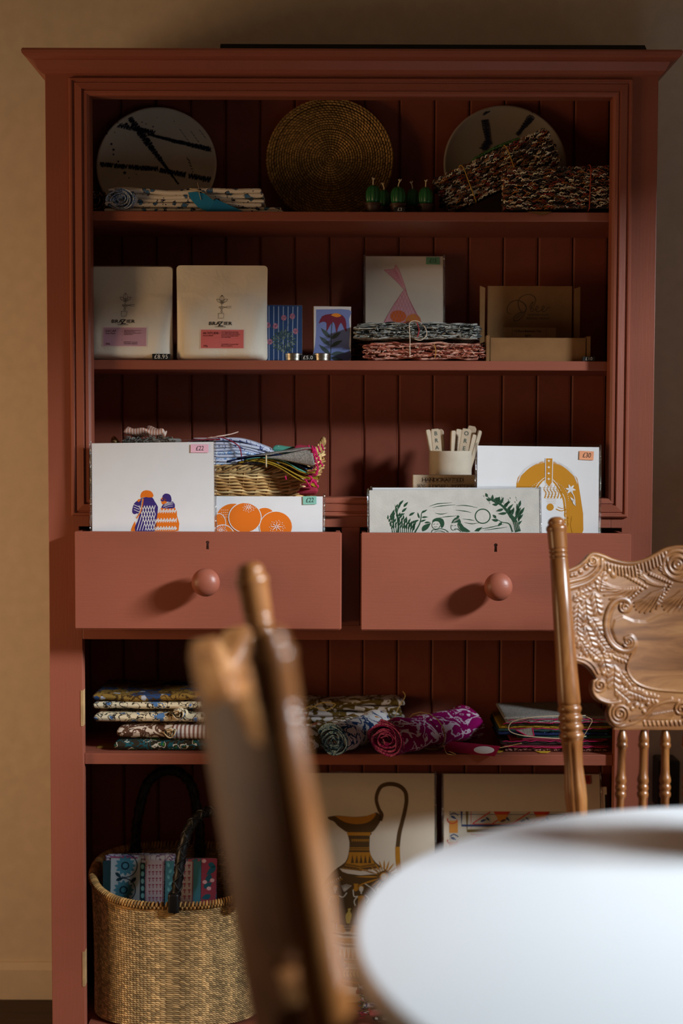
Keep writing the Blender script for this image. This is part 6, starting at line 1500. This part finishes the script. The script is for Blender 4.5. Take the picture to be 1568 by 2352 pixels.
# folded white triangle at its front-left, magenta edged
tr = [P(1185, 1677, .026), P(1222, 1672, .026), P(1226, 1690, .026), P(1212, 1691, .026)]; tr = [q-Vector(e.location) for q in tr]
MB().add([tuple(q) for q in tr]+[tuple(q+Vector((0, .002, 0))) for q in tr], [(0, 1, 2, 3), (7, 6, 5, 4), (0, 3, 7, 4), (1, 0, 4, 5), (2, 1, 5, 6), (3, 2, 6, 7)]).build('folded_corner', GREYL, e); MB().tube([tr[0], tr[3], tr[2], tr[1]], .0011, 5).build('red_hem', MAGT, e)
for (px, py) in ((1250, 1733), (1140, 1708)):
    q = P(px, py, .018); o = MB().prism([(-.018, 0), (.018, 0), (.006, -.02), (-.008, -.02)], 0, .0006); o.v = [(x, z, -y) for x, y, z in o.v]; o = o.build('yellow_tag', flat((190, 156, 40)), e, loc=(q.x-e.location.x, -.055+.012, .0012))

# ------------------------------------------------------------------ bottom: woven shopper
def shopper():
    Yc = .119; x0, x1 = PX(196, 2100, .03), PX(600, 2100, .03); a = (x1-x0)/2; b = .113; H0 = PZ(430, 2083, Yc-b)-SH5
    e = empty('woven_basket', ((x0+x1)/2, Yc, SH5+.001)); tag(e, 'tall woven straw basket with black leather handles at the bottom left', 'basket'); rnd = random.Random(5)
    def rimz(t): s_ = sin(t); return H0+.026*(s_+1)+.010*abs(cos(t))**3*(1 if cos(t) < 0 else .6)
    def pt(t, v, o=0.0):
        f = .972+.028*v-.012*sin(pi*v); ex = 2/2.6; c, s_ = cos(t), sin(t)
        return Vector(((a*f+o)*math.copysign(abs(c)**ex, c), (b*f+o)*math.copysign(abs(s_)**ex, s_), .003+(rimz(t)-.003)*v))
    # inner shell
    NT_, NVv = 96, 10; mb = MB(); vs = []; fs = []
    for o in (-.0035, -.0012):
        for j in range(NVv+1):
            for i in range(NT_): vs.append(pt(2*pi*i/NT_, j/NVv, o))
    N = NT_*(NVv+1)
    for j in range(NVv):
        for i in range(NT_):
            k = (i+1) % NT_; A_ = j*NT_
            fs.append((A_+i, A_+NT_+i, A_+NT_+k, A_+k)); fs.append((N+A_+i, N+A_+k, N+A_+NT_+k, N+A_+NT_+i))
    fs.append(tuple(range(NT_))[::-1])
    mb.add(vs, fs).build('basket_wall', flat((126, 92, 50), .9), e, smooth=True)
    # twined stitches outside, plus the inner back wall above the cloths
    mb = MB(); rows = 58; ncol = 150
    def stitches(o, nsign, tsel, v0):
        for r in range(rows):
            v = (r+.5)/rows
            if v < v0: continue
            for k in range(ncol):
                t = 2*pi*(k+(r % 2)*.12)/ncol
                if not tsel(t): continue
                p0, p1 = pt(t-pi/ncol*1.25, v+.008, o), pt(t+pi/ncol*1.25, v-.008, o); c = (p0+p1)/2; d = (p1-p0)/2
                up = (pt(t, min(1, v+.01), o)-pt(t, max(0, v-.01), o)).normalized(); nrm = d.cross(up).normalized()*nsign
                q = rnd.uniform(.72, 1.12)*(1+.08*sin(k*.7)); col = lin((min(250, int(208*q)), min(240, int(174*q)), min(230, int(122*q))))
                mb.loz(c-nrm*.0004, d+up*.0008, up*(H0/rows*.46), nrm*.0017, col)
    stitches(.0, 1, lambda t: True, 0.0); stitches(-.0042, -1, lambda t: sin(t) > -.1, .6)
    tag(mb.build('straw_weave', RAG, e), kind='stuff')
    mb = MB(); nw = 170
    for k in range(nw):
        t = 2*pi*k/nw; c = pt(t, 1.0, -.002); tn = (pt(t+.01, 1)-pt(t-.01, 1)).normalized(); up = Vector((0, 0, 1)); ou = tn.cross(up).normalized()
        pts = [c+ou*.0068*cos(x)+up*.0062*sin(x)+tn*.0022*(x/pi-1) for x in [2*pi*j/9 for j in range(10)]]
        q = rnd.uniform(.75, 1.12); mb.tube(pts, .0021, 5, col=lin((min(250, int(196*q)), min(240, int(152*q)), min(230, int(92*q)))))
    tag(mb.build('wrapped_rim', RAG, e, smooth=True), kind='stuff')
    LEA = plain('black_leather', (17, 15, 15), .45, .5, var=.2, bscale=120, bump=.4)
    p0 = Vector(e.location)
    def handle(pix, name='handle', r=.0088):
        pts = catmull([P(x, y, Y)-p0 for x, y, Y in pix], 9); m = len(pts); rnd2 = random.Random(1)
        h = MB().tube(pts, [r*(1+.06*sin(i*1.9)) for i in range(m)], 12).build(name, LEA, e, smooth=True)
        mb = MB()
        for k in range(4):                                  # plaited lacing
            sp = []
            for i in range(m-1):
                t = (pts[i+1]-pts[i]).normalized(); u = t.cross(Vector((0, 1, 0))).normalized(); w = t.cross(u); ang = (i*.55 if k % 2 else -i*.55)+k*pi/2; sp.append(pts[i]+(u*cos(ang)+w*sin(ang))*r*.98)
            mb.tube(sp, .0022, 5)
        tag(mb.build('leather_lacing', LEA, h, smooth=True), kind='stuff'); return h
    yb, yf = Yc+b-.006, Yc-b-.004
    handle([(313,1975,yb-.02),(311,1945,yb-.02),(316,1880,yb-.02),(335,1806,yb-.02),(362,1777,yb-.02),(388,1769,yb-.02),(416,1777,yb-.02),(440,1806,yb-.02),(456,1880,yb-.02),(459,1940,yb-.02),(459,1975,yb-.02)])
    handle([(399,2095,yf),(402,2065,yf),(410,2010,yf+.004),(419,1950,yf+.015),(438,1895,yf+.03),(470,1866,yf+.04),(505,1868,yf+.045),(535,1900,yf+.035),(552,1960,yf+.015),(560,2030,yf),(562,2075,yf)])
    for (px, py, Y) in ((399, 2074, yf-.002), (561, 2060, yf-.002), (459, 1953, yb-.012), (313, 1962, yb-.012)):
        q = P(px, py, Y)-p0; MB().box(q.x-.0105, q.x+.0105, q.y-.010, q.y+.012, q.z-.018, q.z+.020).build('handle_loop', LEA, e, bevel=.006, seg=3, smooth=True)
    return e, a, b, Yc
bk, ba_, bb_, bY = shopper()
# textiles standing in it
def block_textile(label, l, r, t, Y, D, tilt, art, base, seed):
    s = (Y+DIST)/FPX; c = P((l+r)/2, t, Y); W = (r-l)*s; z0 = SH5+.02; H = c.z-z0
    e = empty('folded_textile', (c.x, Y+D/2, z0), (0, 0, tilt)); tag(e, label, 'textile', 'block-printed textiles in the straw basket')
    for k in range(3):
        mb = MB(); t0 = D/3; y0 = -D/2+k*t0; slab(mb, -W/2+.002*k, W/2-.001*k, 0, H-.003*k, 0, t0*.97, lambda x, y: .0012*sin(x*50+k), nx=20, ny=16)
        mb.v = [(x, y0+z, y) for x, y, z in mb.v]; mb.f = [f[::-1] for f in mb.f]; mb.build('cloth_layer', base, e, smooth=True)
    cx = (l+r)/2; fn = lambda px, py: ((px-cx)*s, H-(py-t)*s); A = Art(fn, (100, 1740, 2.6133)); A.y = lambda x, z: -D/2-.0012; art(A); A.build(e, 'printed_pattern'); return e
TQ, TQD, RO, LIL = (70, 134, 156), (18, 58, 74), (152, 84, 116), (186, 180, 198)
def art1(A):
    A.poly([(352,615),(398,615),(390,1000),(348,1000)], (28, 60, 66), 0)
    A.poly([(400,598),(580,604),(574,1000),(392,1000)], (176, 190, 198), 1)
    for (cx, cy) in ((486,648),(475,798),(470,945)):
        for k in range(12): A.leaf(cx+22*cos(k*pi/6), cy+22*sin(k*pi/6), 42, 24, k*pi/6, TQ, 2, 0)
        A.ell(cx, cy, 26, 26, TQD, 3); A.ell(cx, cy, 16, 16, TQ, 4); A.ring(cx, cy, 72, 72, 6, TQD, 2, -1.9, 1.9)
    for (x, y, a) in ((425,690,.6),(430,740,-.5),(550,720,2.2),(548,860,2.6),(420,880,.4)): A.leaf(x, y, 48, 22, a, TQD, 2)
    A.poly([(576,632),(606,632),(600,1000),(568,1000)], TQD, 1)
    for k in range(8): A.ell(590, 655+k*45, 10, 16, (120, 180, 190), 2)
    A.poly([(608,612),(722,618),(712,1000),(602,1000)], LIL, 1); A.line([(612,625),(606,1000)], 4, RO, 2, 0); A.line([(716,625),(708,1000)], 5, (120, 60, 90), 2, 0)
    for j in range(9):
        for i in range(4): A.ell(632+i*22, 648+j*40, 8, 5, RO, 2, n=10); A.line([(632+i*22, 655+j*40), (632+i*22, 668+j*40)], 5, (150, 70, 110), 2, 0)
    A.poly([(730,622),(782,622),(776,1000),(722,1000)], TQ, 1)
    for k in range(9): A.leaf(752, 660+k*38, 30, 16, -2+.8*(k % 2), (110, 184, 204), 2)
    A.poly([(396,588),(560,596),(560,606),(396,600)], RO, 2)
def art2(A):
    A.poly([(820,618),(890,624),(882,1000),(812,1000)], LIL, 1)
    for j in range(9):
        for i in range(2): A.ell(842+i*28, 646+j*38, 10, 6, RO, 2, n=10); A.line([(842+i*28, 652+j*38), (842+i*28, 666+j*38)], 6, (130, 60, 100), 2, 0)
    A.poly([(892,620),(944,622),(936,1000),(884,1000)], (62, 126, 150), 1); A.line([(894,622),(886,1000)], 4, RO, 2, 0)
    A.poly([(946,604),(1040,606),(1024,1000),(938,1000)], (150, 64, 90), 1)
    for (x, y, L, a) in ((1030,650,80,2.2),(1000,700,70,1.9),(960,790,60,-.8),(985,640,50,.2),(1000,830,60,2.6)): A.leaf(x, y, L, 34, a, (30, 96, 124), 2)
    for (x, y) in ((960,620),(990,790),(1010,740),(965,750)): A.ell(x, y, 14, 12, (220, 180, 200), 3, n=14)
block_textile('folded textile printed with turquoise flower roundels in the straw basket', 238, 402, 1966, .075, .045, radians(3), art1, fabric('textile_lilac', (190, 196, 212), [('vine', 60, .04, (120, 90, 140), 1)]), 1)
block_textile('folded pink and turquoise striped textile beside the roundel one in the straw basket', 408, 496, 1974, .088, .035, radians(3), art2, fabric('textile_rose', (176, 96, 124), [('vine', 60, .05, (70, 120, 150), 2)]), 2)
# ------------------------------------------------------------------ bottom: large prints
BR, OC, TAN = (86, 62, 30), (190, 130, 34), (218, 206, 190)
e, fn, s = sheet('art_print', 'large sleeved print of a brown and gold amphora on the bottom shelf', 'print', 656, 999, 1778, .215, .42, 11, foot=SH5+.001, paper=CREAMP, thick=.004, sleeve=.004)
A = Art(fn, (640, 1760, 3.7333))
A.line([(870,470),(884,420),(858,370),(838,300),(845,240),(880,180),(950,158),(1030,172),(1085,220),(1098,290),(1085,380),(1060,480),(1035,580),(1020,700)], [34,32,30,30,32,34,36,36,34,34,34,34,36,36], BR, 0, 6); A.line([(1020,690),(1022,780),(1030,860),(1050,930),(1060,980)], 40, OC, 1)
A.poly([(414,440),(490,428),(560,432),(640,438),(720,434),(800,418),(838,400),(880,430),(872,470),(850,510),(810,560),(760,572),(600,570),(540,540),(500,510),(470,478),(430,462)], BR, 0, 3)
A.poly([(480,432),(560,434),(640,440),(730,436),(832,406),(810,452),(760,486),(680,500),(600,492),(540,470)], OC, 1, 3)
A.poly([(582,568),(790,568),(782,600),(778,700),(790,760),(830,820),(900,870),(980,920),(1040,990),(1080,1080),(1090,1200),(1070,1330),(1040,1450),(1000,1560),(940,1650),(890,1710),(870,1760),(868,1840),(720,1860),(536,1836),(540,1770),(510,1700),(440,1610),(395,1510),(370,1400),(330,1250),(330,1120),(360,1030),(420,940),(500,870),(570,820),(598,750),(606,650)], BR, 0, 2)
A.poly([(584,568),(790,568),(784,596),(592,596)], OC, 1)
for y in (700, 716): A.line([(606,y),(780,y)], 7, OC, 1, 0)
A.line([(618,628),(700,640),(776,628)], 3, OC, 1)
for k in range(9): A.leaf(625+k*17, 634, 18, 9, -.5, OC, 1); A.leaf(625+k*17, 634, 18, 9, .9, OC, 1)
A.poly([(604,736),(782,736),(800,790),(824,830),(700,850),(575,830),(596,790)], OC, 1)
for k in range(5): x = 632+k*37; A.poly([(x-14,828),(x,756),(x+14,828)], BR, 2)
for y, w in ((846,3),(858,6)): A.line([(566,y-10),(700,y+6),(846,y-10)], w, OC, 1)
A.poly([(520,872),(700,894),(886,862),(908,886),(820,920),(700,930),(590,916),(545,900)], TAN, 1)
for k in range(12): A.ring(552+k*28, 898-4*abs(k-6)*.8, 12, 13, 4, OC, 2, pi, 2*pi, 8)
A.ell(905, 942, 40, 38, OC, 1); A.ell(902, 940, 25, 27, TAN, 2)
for k in range(20):
    a = 2*pi*k/20; L = 210 if cos(a) < 0 and abs(sin(a)) < .5 else 100; A.leaf(905+44*cos(a), 942+44*sin(a), L, 14, a, OC, 1, 0)
A.line([(386,1060),(400,1010),(460,970),(535,948)], 5, OC, 1)
for k in range(9): A.leaf(395+k*17, 1030-k*9, 20, 10, -1.9, TAN, 1); A.leaf(395+k*17, 1030-k*9, 20, 10, .3, OC, 1)
A.poly([(374,1330),(380,1110),(400,1060),(412,1070),(394,1120),(392,1330)], OC, 1)
# ground band
A.poly([(385,1310),(430,1330),(560,1345),(700,1345),(900,1340),(1060,1320),(1040,1400),(880,1425),(700,1430),(520,1415),(390,1370)], OC, 1)
def figure(x, y, f, dress):
    A.ell(x, y, 18, 24, TAN, 3); A.ell(x+f*2, y-14, 24, 17, OC, 2); A.line([(x,y+22),(x,y+40)], 12, TAN, 3, 0)
    A.poly([(x-34,y+58),(x+30,y+58),(x+30,y+130),(x+36,y+250),(x+30,y+310),(x-20,y+270),(x-50,y+215),(x-24,y+120)] if dress else [(x-28,y+58),(x+30,y+58),(x+34,y+150),(x+44,y+250),(x+20,y+310),(x-12,y+300),(x-36,y+240),(x-26,y+130)], OC, 3, 2)
    for k in range(6): A.line([(x-16+k*8, y+80), (x-28+k*12, y+240)], 2.4, BR, 4, 0)
    A.line([(x-30,y+60),(x-60,y+100),(x-50,y+140)], 10, TAN, 3); 
figure(484, 1040, 1, True); A.line([(514,1100),(552,1112),(585,1075)], 10, TAN, 4)
for k in range(7): A.line([(560,1070),(540+k*14,1002+abs(k-3)*4)], 5, TAN, 3, 0)
A.line([(470,1330),(474,1378)], 12, TAN, 3, 0); A.line([(496,1330),(494,1382)], 12, TAN, 3, 0)
figure(708, 1045, -1, False); A.line([(680,1105),(646,1105),(638,1050)], 10, TAN, 4); A.poly([(640,1000),(684,1000),(676,1020),(684,1050),(660,1066),(640,1050),(648,1020)], OC, 4); A.line([(740,1095),(772,1125),(752,1165)], 10, TAN, 4); A.line([(740,1000),(800,1040),(836,1080)], 8, TAN, 3)
figure(860, 1060, 1, True)
A.poly([(592,1210),(622,1205),(612,1230),(628,1260),(616,1310),(610,1330),(586,1330),(578,1310),(574,1260),(596,1232)], (206, 176, 90), 3, 2); A.poly([(552,1342),(638,1342),(628,1366),(610,1400),(580,1400),(562,1366)], BR, 3); A.poly([(566,1400),(626,1400),(626,1420),(566,1420)], TAN, 3)
for y in (1352, 1372): A.line([(556,y),(634,y)], 3, TAN, 4, 0)
def band(y0, y1, c, ly=1):
    def xl(y): return 330+40*max(0, (y-1250)/150)+ (max(0, y-1400)*.30 if y > 1400 else 0)+(max(0, y-1560)*.35)
    L = [(xl(y)+12, y) for y in (y0, y1)]; A.poly([(L[0][0], y0-22), (560, y0+8), (700, y0+12), (1080-(L[0][0]-360), y0-10), (1080-(L[1][0]-360), y1-10), (700, y1+12), (560, y1+8), (L[1][0], y1-22)], c, ly)
band(1400, 1412, TAN, 2); band(1428, 1500, TAN, 2); band(1446, 1490, OC, 3)
for k in range(20): A.ring(400+k*34, 1472+8*sin(k/20*pi), 17, 16, 4, BR, 4, 0, pi, 8)
band(1520, 1620, TAN, 2)
for k in range(17): x = 430+k*38; A.poly([(x-17,1622),(x,1530+6*sin(k/17*pi)),(x+17,1622)], OC, 3); A.poly([(x-11,1622),(x,1585),(x+11,1622)], BR, 4)
band(1630, 1642, OC, 2); band(1650, 1700, TAN, 2)
for k in range(11):
    x = 500+k*40; A.line([(x-14,1690),(x-14,1664),(x+14,1664),(x+14,1690),(x-2,1690),(x-2,1676),(x+6,1676)], 5, BR, 3, 0)
for k in range(11): A.leaf(550+k*30, 1742, 38, 18, -.9, (206, 176, 110), 3); A.leaf(550+k*30, 1742, 38, 18, .9, (206, 176, 110), 3)
A.line([(540,1800),(700,1822),(868,1800)], 9, OC, 2); A.line([(520,1708),(700,1722),(890,1708)], 5, OC, 2)
for k in range(9): A.line([(585+k*11, 1890), (590+k*11, 1878+4*sin(k*2))], 1.6, (150, 130, 110), 1, 0)
A.build(e)
# framed patterned print
RD, NB, SA = (196, 60, 44), (40, 62, 112), (206, 140, 60)
e, fn, s = sheet('art_print', 'large print of red, blue and ochre tile patterns behind the table', 'print', 1016, 1378, 1780, .218, .42, 10.5, foot=SH5+.001, paper=CREAMP, thick=.004, sleeve=.003)
A = Art(fn, (820, 1820, 3.92))
A.poly([(816,176),(2080,176),(2080,1500),(816,1500)], (196, 190, 176), 0)
for (x0, c, w) in ((826, NB, 5), (930, NB, 18), (980, (110, 90, 40), 26), (1016, RD, 6)): A.line([(x0, 180), (x0, 340 if x0 > 900 else 200), (2060, 360 if x0 > 900 else 1480)], w, c, 1, 0) if False else A.line([(x0, 178), (x0, 180+(x0-800)*.95), (2080, 180+(x0-800)*.95)], w, c, 1, 0)
for k in range(5):
    x = 1040+k*180; A.poly([(x, 285), (x+150, 180), (x+160, 280)], (178, 180, 170), 1); A.line([(x-10,285),(x+150,182)], 10, RD, 2, 0); A.line([(x-10,290),(x+170,290)], 7, RD, 2, 0)
    A.poly([(x+180,178),(x+330,178),(x+300,230),(x+256,250),(x+210,230)], RD, 2) if k % 2 == 0 else None; A.poly([(x+200,205),(x+310,205),(x+280,270),(x+230,270)], SA, 3) if k % 2 == 0 else None
    A.leaf(x+60, 270, 60, 20, -.5, NB, 3); A.leaf(x+110, 230, 46, 18, .6, NB, 3)
for j in range(6):
    y = 180+j*190
    A.poly([(818, y+80), (896, y+80), (896, y+190), (818, y+190)], SA, 1); A.ring(846, y+70, 44, 36, 8, RD, 2, 0, pi*1.1, 10); A.line([(826,y+30),(860,y+12),(900,y+34)], 9, NB, 2); A.leaf(830, y+40, 60, 22, .3, NB, 2)
for j in range(5): A.line([(1060,400+j*180),(2060,400+j*180)], 12, RD, 2, 0); A.line([(1060,440+j*180),(2060,440+j*180)], 20, NB, 2, 0)
A.build(e); sticker(e, fn, 1344, 1792, 26, 20, (176, 60, 48), '£45', s, 0)
MB().box(-.004, 0, -.001, .006, 0, .40).build('sleeve_edge', flat((30, 30, 26)), e, loc=(.5*(1378-1016)*s+.014, 0, 0)); MB().box(-.012, 0, .0, .004, 0, .415).build('backing_board', CREAMP, e, loc=(.5*(1378-1016)*s+.014+.0, .001, 0))
# rag bunch at the foot of the prints
p = P(862, 2330, .035); e = empty('rag_bunch', (p.x+.02, .055, SH5+.001)); tag(e, 'bright bunch of patterned rags at the foot of the amphora print', 'rags'); rnd = random.Random(8)
MULTI = [fabric('rag_green', (40, 96, 56), [('vine', 90, .05, (16, 46, 26), 1)]), fabric('rag_blue', (206, 208, 216), [('vine', 60, .06, (40, 52, 140), 1)]), fabric('rag_coral', (206, 104, 108), [('dot', 70, .2, (240, 214, 200), 1)]), fabric('rag_dark', (40, 36, 40), [('vine', 80, .06, (200, 200, 196), 1)]), fabric('rag_red', (150, 36, 52), [('vine', 90, .05, (60, 20, 30), 2)])]
for k, (dx, dz, L, mt, yw) in enumerate(((.012, .004, .06, 3, -8), (.0, .016, .065, 2, 6), (-.008, .028, .062, 1, -5), (-.004, .042, .055, 0, 10), (-.018, .050, .03, 4, -12), (-.008, .058, .05, 0, 4))):
    mb = MB(); slab(mb, -.034, L, -.03, .03, 0, .012, lambda x, y, k=k: .003*sin(x*90+k)+.003, nx=20, ny=8); o = mb.build('rag', MULTI[mt], e, smooth=True, loc=(dx, 0, dz)); o.rotation_euler = (0, 0, radians(yw))
mb = MB()
for k in range(60):
    q = Vector((-.034+rnd.uniform(-.012, .01), -.03+rnd.uniform(0, .03), rnd.uniform(.012, .07))); mb.tube([q, q+Vector((-.006, -.003, rnd.uniform(-.002, .006))), q+Vector((-.010, -.004, rnd.uniform(-.004, .008)))], .0007, 4, col=lin(rnd.choice([(40, 110, 60), (60, 66, 150), (214, 210, 206), (190, 60, 80), (30, 30, 34)])))
tag(mb.build('frayed_threads', RAG, e), kind='stuff')
